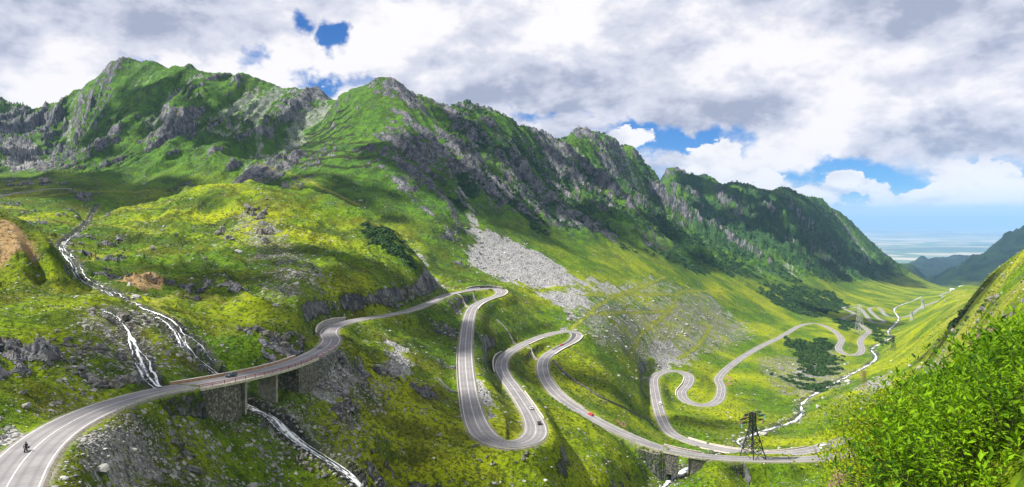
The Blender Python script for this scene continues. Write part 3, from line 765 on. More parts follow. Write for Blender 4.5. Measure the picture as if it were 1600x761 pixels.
link('plain', pl, plain_material(), kind='structure')

# ------------------------------------------------------------------ road
def frames(P):
    t = np.gradient(P[:, :2], axis=0); t /= np.linalg.norm(t, axis=1, keepdims=True)
    return t, np.stack([t[:, 1], -t[:, 0]], 1)       # tangent, right-hand side
RT, RN = frames(ROAD)
def ribbon(name, P, N, a, b, dz, za=0, zb_=0):
    """strip between offsets a and b to the right of the path"""
    a = np.broadcast_to(a, len(P)); b = np.broadcast_to(b, len(P))
    L = np.c_[P[:, :2] + N * a[:, None], P[:, 2] + dz + za]; R = np.c_[P[:, :2] + N * b[:, None], P[:, 2] + dz + zb_]
    co = np.stack([L, R], 1).reshape(-1, 3); n = len(P)
    f = [(2 * i, 2 * i + 1, 2 * i + 3, 2 * i + 2) for i in range(n - 1)]
    return raw_mesh(name, co, f, True)
def asphalt():
    m, T, b = new_mat('asphalt')
    P = T.new('ShaderNodeTexCoord').outputs['Object']
    n = T.noise(P, .12, 5, .6); n2 = T.noise(P, 1.3, 4, .6)
    ln = T.math('ABSOLUTE', T.new('ShaderNodeAttribute', attribute_name='lane').outputs['Fac'])
    tr = T.math('MAXIMUM', T.math('SUBTRACT', 1.0, T.math('MULTIPLY', T.math('ABSOLUTE', T.math('SUBTRACT', ln, .26)), 9.0)), T.math('SUBTRACT', 1.0, T.math('MULTIPLY', T.math('ABSOLUTE', T.math('SUBTRACT', ln, .64)), 9.0)))
    c = T.mix(T.step(n, .35, .65), (.168, .163, .168), (.225, .219, .222))
    c = T.mix(T.math('MULTIPLY', T.math('MAXIMUM', tr, 0.0), .5), c, (.105, .100, .108))
    c = T.mix(T.math('MULTIPLY', T.step(n2, .55, .7), .4), c, (.12, .115, .122))
    T.put(b.inputs['Base Color'], c); b.inputs['Roughness'].default_value = .85
    return m
ASPH = asphalt()
# carriageway with a skirt of fill at both sides
n = len(ROAD); hw_ = halfw
prof = [(-1, -1.6, -2.4), (-1, -.5, -.30), (-1, 0, 0), (1, 0, 0), (1, .5, -.30), (1, 1.6, -2.4)]
co = np.zeros((n, 6, 3))
for k, (s, extra, dz) in enumerate(prof):
    o = s * hw_ + extra * 1.0
    br = on_bridge.copy()
    oo = np.where(br & (abs(extra) > 0), s * (hw_ + .02), o); dzz = np.where(br & (abs(extra) > 0), -.25, dz)
    co[:, k, :2] = ROAD[:, :2] + RN * oo[:, None]; co[:, k, 2] = ROAD[:, 2] + dzz
idx = np.arange(n * 6).reshape(n, 6)
f = np.stack([idx[:-1, :-1], idx[:-1, 1:], idx[1:, 1:], idx[1:, :-1]], -1).reshape(-1, 4)
rm = raw_mesh('road', co.reshape(-1, 3), f)
vattr(rm, 'lane', np.tile(np.array([-1.3, -1.1, -1, 1, 1.1, 1.3]), n))
road_o = link('road', rm, ASPH, kind='structure')
GRAVEL = flat_mat('verge_gravel', (.20, .185, .14), 1, .35, 1.2, bmp=.1)
rm.materials.append(GRAVEL)
mi = np.tile(np.array([1, 1, 0, 1, 1]), n - 1); rm.polygons.foreach_set('material_index', mi.astype(np.int32))
PAINT = flat_mat('road_paint', (.52, .51, .50), .7, .38, 2.2)
for s in (-1, 1):
    link('edge_line', ribbon('edge_line', ROAD, RN, s * (halfw - .55) - .11, s * (halfw - .55) + .11, .012), PAINT, road_o)
i = 0
co = []; f = []
def dash(a, b):
    P = ROAD[a:b + 1]; N = RN[a:b + 1]
    me_ = ribbon('centre_line', P, N, -.10, .10, .012); link('centre_line', me_, PAINT, road_o)
BITUMEN = flat_mat('bitumen_patch', (.07, .07, .078), .75, .25, .8)
a_, b_ = road_idx(899, 520, road_idx(889, 517)), road_idx(868, 547, road_idx(901, 522))
link('asphalt_patch', ribbon('asphalt_patch', ROAD[a_:b_ + 1], RN[a_:b_ + 1], .4, halfw[a_:b_ + 1] - .8, .006), BITUMEN, road_o)
for k in range(34):
    i = int(rng.integers(8, int(len(ROAD) * .72))); m_ = int(rng.integers(1, 3)); lo_ = rng.uniform(-3.4, 1.2); hi_ = lo_ + rng.uniform(1.2, 3.0)
    link('asphalt_patch', ribbon('asphalt_patch', ROAD[i:i + m_ + 1], RN[i:i + m_ + 1], lo_, hi_, .006), BITUMEN if k % 2 else flat_mat('asphalt_repair', (.15, .145, .152), .85, .2, .9), road_o)
dash(0, road_idx(520, 530))
dash(road_idx(600, 493), road_idx(1000, 688))
dash(road_idx(1000, 688) + 6, n - 1)

# ------------------------------------------------------------------ mesh helpers
def sweep(name, P, N, prof, smooth_=False):
    """closed cross-section [(offset right, dz)] carried along a path, capped"""
    n = len(P); k = len(prof)
    co = np.zeros((n, k, 3))
    for j, (o, dz) in enumerate(prof):
        o = np.broadcast_to(o, n); dz = np.broadcast_to(dz, n)
        co[:, j, :2] = P[:, :2] + N * o[:, None]; co[:, j, 2] = P[:, 2] + dz
    f = []
    for i in range(n - 1):
        for j in range(k):
            a, b = i * k + j, i * k + (j + 1) % k
            f.append((a, b, b + k, a + k))
    me = bpy.data.meshes.new(name)
    me.from_pydata(co.reshape(-1, 3).tolist(), [], f + [tuple(range(k))[::-1], tuple(range((n - 1) * k, n * k))])
    bm = bmesh.new(); bm.from_mesh(me); bmesh.ops.recalc_face_normals(bm, faces=bm.faces); bm.to_mesh(me); bm.free()
    return me
class BM:
    def __init__(s): s.v = []; s.f = []
    def hexa(s, pts):
        b = len(s.v); s.v += [tuple(p) for p in pts]
        s.f += [tuple(b + i for i in q) for q in ((0, 3, 2, 1), (4, 5, 6, 7), (0, 1, 5, 4), (1, 2, 6, 5), (2, 3, 7, 6), (3, 0, 4, 7))]
    def box(s, x0, x1, y0, y1, z0, z1):
        s.hexa([(x0, y0, z0), (x1, y0, z0), (x1, y1, z0), (x0, y1, z0), (x0, y0, z1), (x1, y0, z1), (x1, y1, z1), (x0, y1, z1)])
    def bar(s, a, b, w, w2=None):
        a, b = Vector(a), Vector(b); d = (b - a).normalized(); w2 = w2 or w
        u = d.cross(Vector((0, 0, 1)) if abs(d.z) < .95 else Vector((1, 0, 0))).normalized(); t = d.cross(u)
        s.hexa([a - u * w - t * w, a + u * w - t * w, a + u * w + t * w, a - u * w + t * w, b - u * w2 - t * w2, b + u * w2 - t * w2, b + u * w2 + t * w2, b - u * w2 + t * w2])
    def tube(s, a, b, r, seg=10, r2=None):
        a, b = Vector(a), Vector(b); d = (b - a).normalized(); r2 = r if r2 is None else r2
        u = d.cross(Vector((0, 0, 1)) if abs(d.z) < .95 else Vector((1, 0, 0))).normalized(); t = d.cross(u)
        k = len(s.v)
        for c, q in ((a, r), (b, r2)):
            for i in range(seg):
                an = 2 * math.pi * i / seg; s.v.append(tuple(c + u * q * math.cos(an) + t * q * math.sin(an)))
        for i in range(seg):
            j = (i + 1) % seg; s.f.append((k + i, k + j, k + seg + j, k + seg + i))
        s.f.append(tuple(k + i for i in range(seg))[::-1]); s.f.append(tuple(k + seg + i for i in range(seg)))
    def mesh(s, name, bevel=0.0, smooth_=False):
        me = bpy.data.meshes.new(name); me.from_pydata(s.v, [], s.f)
        bm = bmesh.new(); bm.from_mesh(me); bmesh.ops.recalc_face_normals(bm, faces=bm.faces)
        if bevel: bmesh.ops.bevel(bm, geom=list(bm.edges), offset=bevel, segments=2, affect='EDGES', profile=.6)
        bm.to_mesh(me); bm.free()
        if smooth_:
            me.polygons.foreach_set('use_smooth', np.ones(len(me.polygons), bool))
        return me
def thing(name, loc, label, cat, group=None, rz=0.0, rot=None):
    o = bpy.data.objects.new(name, None); COL.objects.link(o); o.empty_display_size = .5
    o.location = loc; o.rotation_euler = rot if rot is not None else (0, 0, rz)
    o['label'] = label; o['category'] = cat
    if group: o['group'] = group
    return o
CONC = flat_mat('old_concrete', (.30, .285, .255), .9, .35, .6, bmp=.05)
def masonry():
    m, T, b = new_mat('stone_masonry'); P = T.new('ShaderNodeTexCoord').outputs['Object']
    v = T.new('ShaderNodeTexVoronoi'); T.l.new(P, v.inputs['Vector']); v.inputs['Scale'].default_value = 1.25
    sp = T.new('ShaderNodeSeparateColor'); T.l.new(v.outputs['Color'], sp.inputs[0])
    n = T.noise(P, .35, 5, .65)
    c = T.mix(sp.outputs[0], (.09, .088, .08), (.26, .25, .225)); c = T.mix(T.step(v.outputs['Distance'], .42, .62), c, (.07, .068, .06))
    mp = T.new('ShaderNodeMapping'); T.l.new(P, mp.inputs[0]); mp.inputs['Scale'].default_value = (1, 1, .12)
    c = T.mix(T.math('MULTIPLY', T.step(T.noise(mp.outputs[0], .7, 4, .6), .5, .66), .6), c, (.055, .055, .05))
    c = T.mix(T.math('MULTIPLY', T.step(n, .55, .7), .5), c, (.30, .28, .24))
    T.put(b.inputs['Base Color'], c); b.inputs['Roughness'].default_value = .95; bump(T, b, T.math('SUBTRACT', n, v.outputs['Distance']), .8, .15)
    return m
STONE = masonry()
DARKW = flat_mat('weathered_wall', (.13, .125, .12), .95, .5, .7, bmp=.12)
RAILR = flat_mat('rail_rust_red', (.30, .10, .085), .7, .3, 1.0)
RAILO = flat_mat('parapet_ochre', (.42, .25, .13), .8, .3, 1.0)
PALE = flat_mat('pale_concrete', (.52, .47, .42), .85, .25, .8)
STEEL = flat_mat('galvanised_steel', (.55, .55, .55), .45, .15, 1.5, metal=.6)
WHITE = flat_mat('white_paint', (.80, .80, .79), .5, .08, 1.0)
RED = flat_mat('red_paint', (.60, .03, .025), .5, .1, 1.0)

# ------------------------------------------------------------------ running water
def water_material():
    m, T, b = new_mat('white_water')
    at = lambda k: T.new('ShaderNodeAttribute', attribute_name=k).outputs['Fac']
    c = T.new('ShaderNodeCombineXYZ'); T.put(c.inputs[0], at('along')); T.put(c.inputs[1], at('across'))
    n = T.noise(c.outputs[0], 1.0, 5, .65, dist=.4)
    foam = T.step(T.math('ADD', n, T.math('SUBTRACT', at('foam'), .5)), .46, .58)
    col = T.mix(foam, (.035, .045, .04), (.74, .77, .80))
    T.put(b.inputs['Base Color'], col); T.put(b.inputs['Roughness'], T.mix(foam, (.12,) * 3, (.7,) * 3))
    b.inputs['Specular IOR Level'].default_value = .5
    bump(T, b, n, .8, .4)
    return m
WATER = water_material()
def stream(name, P, half, drop, foam, seed, wob=.5, taper=(1, 1, 1)):
    P = P.copy(); n = len(P)
    off = perlin(np.arange(n) * .11, np.full(n, seed * 3.3), seed) * half * wob
    t, N = frames(P)
    s = np.r_[0, np.cumsum(np.linalg.norm(np.diff(P, axis=0), axis=1))]
    half = half * np.interp(np.linspace(0, 1, n), [0, .55, 1], taper)
    hw = half * (.75 + .55 * perlin(s * .09, np.full(n, 5.5 + seed), seed + 1))
    k = 7; co = np.zeros((n, k, 3)); al = np.zeros((n, k)); ac = np.zeros((n, k)); fo = np.zeros((n, k))
    for j in range(k):
        q = -1 + 2 * j / (k - 1)
        o = off + q * hw
        co[:, j, :2] = P[:, :2] + N * o[:, None]
        co[:, j, 2] = P[:, 2] - drop + .22 * (1 - q * q) + .18 * perlin(s * .5, o * .7 + 9, seed + 3)
        al[:, j] = s * .30; ac[:, j] = o * 1.3
        fo[:, j] = foam - .25 * abs(q) ** 2 + .22 * perlin(s * .05, np.full(n, 1.7), seed + 6)
    idx = np.arange(n * k).reshape(n, k)
    f = np.stack([idx[:-1, :-1], idx[:-1, 1:], idx[1:, 1:], idx[1:, :-1]], -1).reshape(-1, 4)
    me = raw_mesh(name, co.reshape(-1, 3), f, True)
    vattr(me, 'along', al); vattr(me, 'across', ac); vattr(me, 'foam', fo)
    return link(name, me, WATER, kind='structure')
def settle(P, dz):
    """water height a little above the bed"""
    Q = P.copy(); h = height_at(P[:, 0], P[:, 1]); Q[:, 2] = smooth(np.c_[h, h], 2)[:, 0] + dz; return Q
stream('river', settle(RIVER, .6), 2.3, 0, .58, 3, .6)
stream('stream', settle(STREAM, .6), 1.6, 0, .60, 5, .7)
stream('waterfall', settle(FALL_A, .4), .95, 0, .46, 7, .9, (.42, .5, .95))
stream('waterfall', settle(FALL_B, .45), .8, 0, .60, 9, .8)
stream('waterfall', settle(FALL_C, .4), .6, 0, .52, 12, .8)
for src, off_, sd_, k0, hw_s in ((FALL_B, 2.2, 21, .30, .5), (FALL_B, -1.7, 22, .45, .45), (FALL_A, 1.8, 23, .62, .5), (FALL_A, -1.9, 24, .55, .4), (STREAM[:len(STREAM) // 3], 2.0, 25, 0, .5), (STREAM[:len(STREAM) // 3], -1.6, 26, .1, .4)):
    P = src[int(len(src) * k0):].copy(); t, N = frames(P); P[:, :2] += N * (off_ * np.sin(np.linspace(.1, 2.6, len(P))) * (1 + .4 * perlin(np.arange(len(P)) * .2, np.full(len(P), sd_ * 1.3), sd_)))[:, None]
    stream('waterfall', settle(P, .3), hw_s, 0, .56, sd_, .6)

# ------------------------------------------------------------------ bridges
def sub(a, b): return ROAD[a:b + 1], RN[a:b + 1], halfw[a:b + 1]
def bridge(a, b, label, piers, rail_mats, parapet_side, pier_h, abut):
    P, N, H = sub(a, b)
    root = thing('bridge', P[len(P) // 2] - np.array([0, 0, pier_h]), label, 'bridge')
    inv = Vector(root.location)
    def part(name, me, mat):
        for v in me.vertices: v.co -= inv
        return link(name, me, mat, root)
    part('deck', sweep('deck', P, N, [(-H - .7, -.06), (H + .7, -.06), (H + .7, -.9), (H - 1.4, -1.5), (-H + 1.4, -1.5), (-H - .7, -.9)]), PALE)
    for s_ in (-1, 1):
        if s_ == parapet_side:
            q = part('parapet', sweep('parapet', P, N, [(s_ * (H + .15), -.02), (s_ * (H + .6), -.02), (s_ * (H + .6), .75), (s_ * (H + .15), .75)]), rail_mats[0])
            me = sweep('coping', P, N, [(s_ * (H + .05), .755), (s_ * (H + .7), .755), (s_ * (H + .7), .95), (s_ * (H + .05), .95)])
            for v in me.vertices: v.co -= inv
            c = link('coping', me, PALE, q)
        else:
            for z0, z1 in ((.35, .5), (.85, 1.0)):
                part('rail', sweep('rail', P, N, [(s_ * (H + .36), z0), (s_ * (H + .52), z0), (s_ * (H + .52), z1), (s_ * (H + .36), z1)]), rail_mats[1])
            for i in range(0, len(P), 2):
                m = BM(); c = P[i, :2] + N[i] * s_ * (H[i] + .44); m.box(c[0] - .09, c[0] + .09, c[1] - .09, c[1] + .09, P[i, 2] - .05, P[i, 2] + 1.05)
                part('post', m.mesh('post'), rail_mats[1])
    for px_, th in piers:
        i = int(np.argmin(np.abs(to_px(P)[:, 0] - px_)))
        t = np.array([-N[i, 1], N[i, 0]]); m = BM(); zt = P[i, 2] - 1.45; zb_ = P[i, 2] - pier_h
        q = []
        for z_ in (zb_, zt):
            for u_, w_ in ((-1, -1), (1, -1), (1, 1), (-1, 1)):
                c = P[i, :2] + N[i] * u_ * (H[i] - 1.2) + t * w_ * th; q.append((c[0], c[1], z_))
        m.hexa(q); part('pier', m.mesh('pier', .06), CONC)
    for (i0, i1, hgt) in abut:
        P2, N2, H2 = sub(i0, i1)
        part('abutment', sweep('abutment', P2, N2, [(-H2 - .35, -.95), (H2 + .35, -.95), (H2 + 1.0, -hgt), (-H2 - 1.0, -hgt)]), STONE)
    return root
a, b = BRIDGES[0]
bridge(a, b, 'long concrete road viaduct on tall piers crossing the white cascade', ((372, .55), (416, .6)), (RAILO, RAILR), -1, 15.0,
       ((max(0, a - 4), road_idx(350, 593), 12.5), (road_idx(447, 570), b + 1, 13.0)))
a, b = BRIDGES[1]
bridge(a, b, 'short road bridge over the river, nearest the dark pylon', ((1060, .5), (1082, .5)), (PALE, STEEL), -1, 15.0, ((a - 2, a + 3, 12.0), (b - 3, b + 2, 12.0)))
a, b = BRIDGES[2]
bridge(a, b, 'low road bridge just behind the nearer river bridge', ((1140, .5),), (PALE, STEEL), 1, 10.0, ((a - 2, a + 3, 9.0), (b - 3, b + 2, 9.0)))

# ------------------------------------------------------------------ walls along the road
def road_wall(name, i0, i1, side, top, bottom, label, mat, gap=.45, thick=.7, cat='wall', batter=.0, cap=True):
    if i0 > i1: i0, i1 = i1, i0
    P, N, H = sub(i0, i1)
    if not np.isscalar(bottom): bottom = np.interp(np.linspace(0, 1, len(P)), np.linspace(0, 1, len(bottom)), bottom)
    if not np.isscalar(top): top = np.interp(np.linspace(0, 1, len(P)), np.linspace(0, 1, len(top)), top)
    c = P[len(P) // 2].copy()
    root = thing(name, c, label, cat)
    o1 = side * (H + gap); o2 = side * (H + gap + thick)
    me = sweep('wall_body', P - c, N, [(o1, top), (o2, top), (o2 + side * batter, bottom), (o1, bottom)]); link('wall_body', me, mat, root)
    if cap:
        me = sweep('coping', P - c, N, [(o1 - side * .08, np.asarray(top) + .004), (o2 + side * .1, np.asarray(top) + .004), (o2 + side * .1, np.asarray(top) + .16), (o1 - side * .08, np.asarray(top) + .16)]); link('coping', me, PALE, root)
    return root
h1 = road_idx(768, 450); r = road_idx
road_wall('retaining_wall', r(780, 453), r(739, 484), -1, .35, [-4, -9, -10, -9, -8, -5], 'tall grey retaining wall holding up the topmost hairpin bend', STONE, batter=1.2)
road_wall('retaining_wall', r(738, 453), r(776, 451), -1, [1.5, 2.6, 2.6, 1.6], -1.0, 'dark low wall above the far edge of the topmost hairpin', DARKW, gap=1.2)
road_wall('guard_wall', r(736, 453), r(758, 451), -1, .8, -.6, 'white concrete barrier at the top of the topmost hairpin', WHITE, gap=.4, thick=.35, cat='barrier', cap=False)
road_wall('retaining_wall', r(700, 461), r(733, 454), 1, .3, [-2, -6, -6, -2], 'grey wall under the road just before the topmost hairpin', STONE, batter=.8)
road_wall('retaining_wall', r(512, 522), r(553, 500), -1, [1.2, 2.6, 2.8, 2.6, 1.6], -1.0, 'curved stone wall on the outer bend beyond the long viaduct', flat_mat('grey_wall', (.30, .29, .28), .9, .3, .8), gap=1.2)
road_wall('retaining_wall', r(903, 525), r(858, 554), -1, .35, [-3, -6, -6.5, -6, -3], 'grey retaining wall under the bend with the red car', STONE, batter=1.0)
road_wall('retaining_wall', r(796, 552), r(784, 583), -1, [.6, 2.4, 3.0, 2.2, .6], -1.0, 'dark wall on the left of the second straight', DARKW, gap=1.0)
road_wall('retaining_wall', r(818, 538), r(842, 527), 1, .2, [-2, -5, -5, -2], 'wall under the road where a drain passes, below second bend', STONE, batter=.6)
road_wall('guard_wall', r(727, 545), r(741, 652), 1, .55, -.8, 'pale low kerb wall left of the long hairpin straight', CONC, gap=.6, thick=.4, cap=False)
road_wall('guard_wall', r(832, 655), r(806, 612), 1, .6, -.6, 'pale guard rail wall by the silver and black cars', PALE, gap=.5, thick=.3, cat='barrier', cap=False)
road_wall('guard_wall', r(852, 590), r(905, 640), -1, .6, -.6, 'pale guard wall on the inner bend above the lower red car', CONC, gap=.5, thick=.35, cat='barrier', cap=False)
ib = r(1317, 687)
road_wall('guard_wall', r(1272, 702, ib), r(1185, 708, ib), 1, .8, -1.5, 'pale guard wall by the white van behind the dark pylon', PALE, gap=.5, thick=.4, cat='barrier', cap=False)
road_wall('guard_wall', r(1098, 695, ib), r(1068, 687, ib), 1, .9, -1.5, 'stepped tan guard wall where the lower road meets its bridge', PALE, gap=.5, thick=.5, cat='barrier', cap=False)
road_wall('retaining_wall', r(1078, 590), r(1066, 618), 1, [.4, 1.0, .4], -2.0, 'small curved wall on the tight lower bend', DARKW, gap=.8)
def guard_rail(i0, i1, side, label):
    if i0 > i1: i0, i1 = i1, i0
    P, N, H = sub(i0, i1); c = P[len(P) // 2].copy(); t = thing('guard_rail', c, label, 'guard rail'); o = side * (H + .35)
    link('rail', sweep('rail', P - c, N, [(o, .45), (o + side * .07, .52), (o, .60), (o + side * .07, .68), (o, .76), (o + side * .12, .76), (o + side * .12, .45)]), STEEL, t)
    m = BM(); m.box(-.07, .07, -.07, .07, -1.0, .72); pm = m.mesh('post'); pm.materials.append(STEEL)
    for i in range(0, len(P), 2):
        q = P[i, :2] - c[:2] + N[i] * side * (H[i] + .55); link('post', pm, None, t, (q[0], q[1], P[i, 2] - c[2]))
guard_rail(r(739, 490), r(728, 540), -1, 'steel guard rail on the right of the long straight below topmost bend')
guard_rail(r(905, 641), r(1000, 688), 1, 'steel guard rail on the near edge below the lower red car')
guard_rail(r(140, 644), r(282, 605), 1, 'steel guard rail on the outer curve before the viaduct')
guard_rail(r(752, 675), r(836, 678), 1, 'steel guard rail round the outside of the big lower hairpin')
guard_rail(r(600, 493), r(690, 464), 1, 'steel guard rail below the dark cliff road')
guard_rail(r(1140, 572), r(1215, 528), -1, 'steel guard rail along the valley road climbing out of the low bends')
# ---- drains and the old stone wall on the meadow
def ground_sweep(name, pts, prof, label, cat, mat, step=2.0, sm=2):
    P = pick_path(pts, step, sm); P[:, 2] = height_at(P[:, 0], P[:, 1]); P = smooth(P, 3)
    t, N = frames(P); c = P[len(P) // 2].copy()
    return link(name, sweep(name, P - c, N, prof), mat, None, c, label, cat)
CH = [(-1.3, -.8), (-1.3, .55), (-.8, .55), (-.7, -.15), (.7, -.15), (.8, .55), (1.3, .55), (1.3, -.8)]
ground_sweep('drainage_channel', [(776, 499), (790, 515), (806, 533)], CH, 'dark stepped concrete drain running down from the topmost hairpin', 'drain', DARKW)
ground_sweep('drainage_channel', [(824, 544), (832, 551), (841, 559)], CH, 'short concrete drain between the two arms of the middle hairpin', 'drain', CONC)
ground_sweep('drainage_channel', [(733, 457), (740, 463), (746, 469)], CH, 'short drain inside the topmost hairpin loop', 'drain', DARKW)
ground_sweep('drainage_channel', [(714, 462), (724, 470), (731, 477)], CH, 'narrow drain left of the topmost hairpin', 'drain', CONC)
ground_sweep('drainage_channel', [(681, 590), (690, 598), (703, 606), (715, 608)], CH, 'bent concrete drain on the grass left of the long straight', 'drain', DARKW)
ground_sweep('meadow_wall', [(864, 566), (880, 582), (905, 602), (940, 622), (980, 642), (1020, 660)], [(-.9, -1), (-.6, 1.3), (.6, 1.3), (.9, -1)], 'long low stone wall crossing the grass above the lower red car', 'wall', STONE)
# ---- the track high on the left bench
ub = pick_path([(-40, 310), (0, 307), (30, 302), (70, 297), (112, 294)], 4, 3, 600)
ub[:, 2] = height_at(ub[:, 0], ub[:, 1]) + .6; ub = smooth(ub, 6)
link('upper_track', sweep('upper_track', ub, frames(ub)[1], [(-3, 0), (3, 0), (4, -3), (-4, -3)]), flat_mat('track_gravel', (.23, .22, .21), .9, .2, .3), kind='structure')
# ---- red and white marker posts after the viaduct
for k, (px_, py_) in enumerate(((483, 562), (491, 556.5), (499, 552), (507, 547))):
    i = r(px_, py_); c = ROAD[i, :2] + RN[i] * (halfw[i] + .3)
    lab = ['red marker post nearest the viaduct', 'second red marker post after the viaduct', 'third red marker post after the viaduct', 'red marker post farthest along the bend after viaduct'][k]
    t = thing('marker_post', (c[0], c[1], ROAD[i, 2] - .3), lab, 'post', 'marker posts on the bend')
    m = BM(); m.box(-.13, .13, -.13, .13, 0, 1.0); link('shaft', m.mesh('shaft', .02), RED, t)
    m = BM(); m.box(-.135, .135, -.135, .135, 1.003, 1.35); link('band', m.mesh('band', .02), WHITE, t)
    m = BM(); m.box(-.13, .13, -.13, .13, 1.353, 1.7); link('tip', m.mesh('tip', .02), RED, t)

# ------------------------------------------------------------------ vehicles
def paint(name, col, rough=.3):
    m, T, b = new_mat(name); b.inputs['Base Color'].default_value = (*col, 1); b.inputs['Roughness'].default_value = rough
    b.inputs['Coat Weight'].default_value = .5; b.inputs['Specular IOR Level'].default_value = .5
    return m
GLASS = paint('car_glass', (.015, .02, .025), .08); TYRE = flat_mat('tyre_rubber', (.02, .02, .02), .9, .2); RIM = flat_mat('wheel_rim', (.5, .5, .52), .35, .1, metal=.8)
LAMP = paint('lamp_glass', (.8, .8, .78), .1); TAIL = paint('tail_lamp', (.45, .02, .02), .2); BLACK = flat_mat('black_trim', (.02, .02, .022), .6, .2)
def loft(name, sections, smooth_=True):
    """sections: (x, half width, z0, z1, top half width)"""
    m = BM(); k = 8
    for (x, w, z0, z1, wt) in sections:
        h = z1 - z0
        m.v += [(x, -w * .9, z0), (x, -w, z0 + h * .22), (x, -w, z0 + h * .62), (x, -wt, z1), (x, wt, z1), (x, w, z0 + h * .62), (x, w, z0 + h * .22), (x, w * .9, z0)]
    for i in range(len(sections) - 1):
        for j in range(k):
            a_, b_ = i * k + j, i * k + (j + 1) % k; m.f.append((a_, b_, b_ + k, a_ + k))
    m.f.append(tuple(range(k))[::-1]); m.f.append(tuple(range((len(sections) - 1) * k, len(sections) * k)))
    return m.mesh(name, 0, False)
def road_pose(px_, py_, lane, ahead, lo=0, hi=None):
    i = road_idx(px_, py_, lo, hi); d = 1 if ahead else -1
    t = RT[i] * d; c = ROAD[i, :2] + RN[i] * lane
    g = (ROAD[min(i + 2, len(ROAD) - 1), 2] - ROAD[max(i - 2, 0), 2]) / 10.0 * d
    return (c[0], c[1], ROAD[i, 2] + .014), (0, -math.atan(g), math.atan2(t[1], t[0]))
def wheels(root, xs, y, r_, w_=.22):
    for x in xs:
        for s_ in (-1, 1):
            m = BM(); m.tube((x, s_ * y - w_ / 2, r_), (x, s_ * y + w_ / 2, r_), r_, 16)
            o = link('wheel', m.mesh('wheel'), TYRE, root)
            m = BM(); q = s_ * (y + w_ / 2); m.tube((x, q - .03 * s_, r_), (x, q + .012 * s_, r_), r_ * .62, 12); link('rim', m.mesh('rim'), RIM, o)
def car(px_, py_, lane, ahead, col, label, estate=False, lo=0, hi=None):
    loc, rot = road_pose(px_, py_, lane, ahead, lo, hi)
    t = thing('parked_car' if False else 'car', loc, label, 'car', None, rot=rot)
    pm = paint('car_paint', col)
    link('body', loft('body', [(-2.15, .70, .42, .80, .60), (-2.08, .84, .30, .98, .70), (-1.5, .90, .24, 1.0, .78), (.55, .90, .24, .98, .78), (1.5, .88, .25, .88, .74), (2.02, .80, .30, .74, .66), (2.16, .66, .40, .64, .56)]), pm, t)
    back = -1.95 if estate else -1.55
    link('windows', loft('windows', [(back - .12, .74, .94, 1.0, .70), (back + .28, .78, .94, 1.36, .62), (.25, .78, .94, 1.38, .62), (1.12, .74, .90, .95, .68)]), GLASS, t)
    link('roof', loft('roof', [(back + .22, .60, 1.37, 1.41, .52), (-.6, .64, 1.385, 1.47, .54), (.28, .60, 1.37, 1.41, .52)]), pm, t)
    for x_ in (-.55, .32):
        for s_ in (-1, 1):
            m = BM(); m.bar((x_ + .1, s_ * .785, .95), (x_, s_ * .66, 1.38), .045); link('pillar', m.mesh('pillar'), pm, t)
    wheels(t, (-1.32, 1.32), .78, .32)
    for s_ in (-1, 1):
        m = BM(); m.box(1.98, 2.13, s_ * .62 - .15, s_ * .62 + .15, .56, .70); link('headlight', m.mesh('headlight', .03), LAMP, t)
        m = BM(); m.box(-2.16, -2.04, s_ * .66 - .12, s_ * .66 + .12, .66, .86); link('tail_light', m.mesh('tail_light', .03), TAIL, t)
        m = BM(); m.box(.75, .92, s_ * .98 - .1, s_ * .98 + .1, .92, 1.04); link('wing_mirror', m.mesh('wing_mirror', .03), BLACK, t)
    m = BM(); m.box(2.06, 2.18, -.45, .45, .36, .50); link('grille', m.mesh('grille', .02), BLACK, t)
    return t
def van(px_, py_, lane, ahead, label, lo=0, hi=None, L=5.4):
    loc, rot = road_pose(px_, py_, lane, ahead, lo, hi)
    t = thing('van', loc, label, 'van', None, rot=rot); pm = paint('van_paint', (.80, .80, .80)); h = L / 2
    link('body', loft('body', [(-h, .92, .40, 2.30, .86), (-h + .15, .99, .32, 2.42, .90), (h - 1.9, .99, .32, 2.45, .90), (h - 1.2, .99, .32, 2.05, .84), (h - .75, .97, .32, 1.25, .86), (h - .1, .92, .36, 1.02, .80), (h, .82, .45, .85, .72)]), pm, t)
    m = BM(); m.hexa([(h - 1.22, -.80, 2.06), (h - 1.22, .80, 2.06), (h - 1.18, .80, 2.02), (h - 1.18, -.80, 2.02), (h - .72, -.82, 1.30), (h - .72, .82, 1.30), (h - .68, .82, 1.27), (h - .68, -.82, 1.27)]); link('windscreen', m.mesh('windscreen'), GLASS, t)
    for s_ in (-1, 1):
        m = BM(); m.box(h - 2.2, h - 1.25, s_ * .975 - .03, s_ * .975 + .03, 1.35, 1.95); link('side_window', m.mesh('side_window', .01), GLASS, t)
        m = BM(); m.box(h - .12, h + .01, s_ * .66 - .14, s_ * .66 + .14, .72, .9); link('headlight', m.mesh('headlight', .02), LAMP, t)
        m = BM(); m.box(-h - .01, -h + .06, s_ * .80 - .08, s_ * .80 + .08, .85, 1.35); link('tail_light', m.mesh('tail_light', .02), TAIL, t)
    m = BM(); m.box(-h - .015, -h + .03, -.62, .62, 1.35, 1.95); link('rear_window', m.mesh('rear_window', .01), GLASS, t)
    wheels(t, (-h + 1.0, h - 1.0), .86, .36)
car(370, 588, -1.9, False, (.02, .035, .06), 'dark blue car crossing the long viaduct', True)
car(822, 640, 2.0, True, (.55, .56, .58), 'silver car just behind the black car', lo=r(836, 680))
car(833, 664, 2.0, True, (.015, .015, .018), 'black car leaving the big lower hairpin', lo=r(836, 680), hi=r(836, 680) + 40)
car(882, 540, 2.0, True, (.60, .02, .03), 'red car rounding the middle hairpin above its wall', lo=r(901, 522))
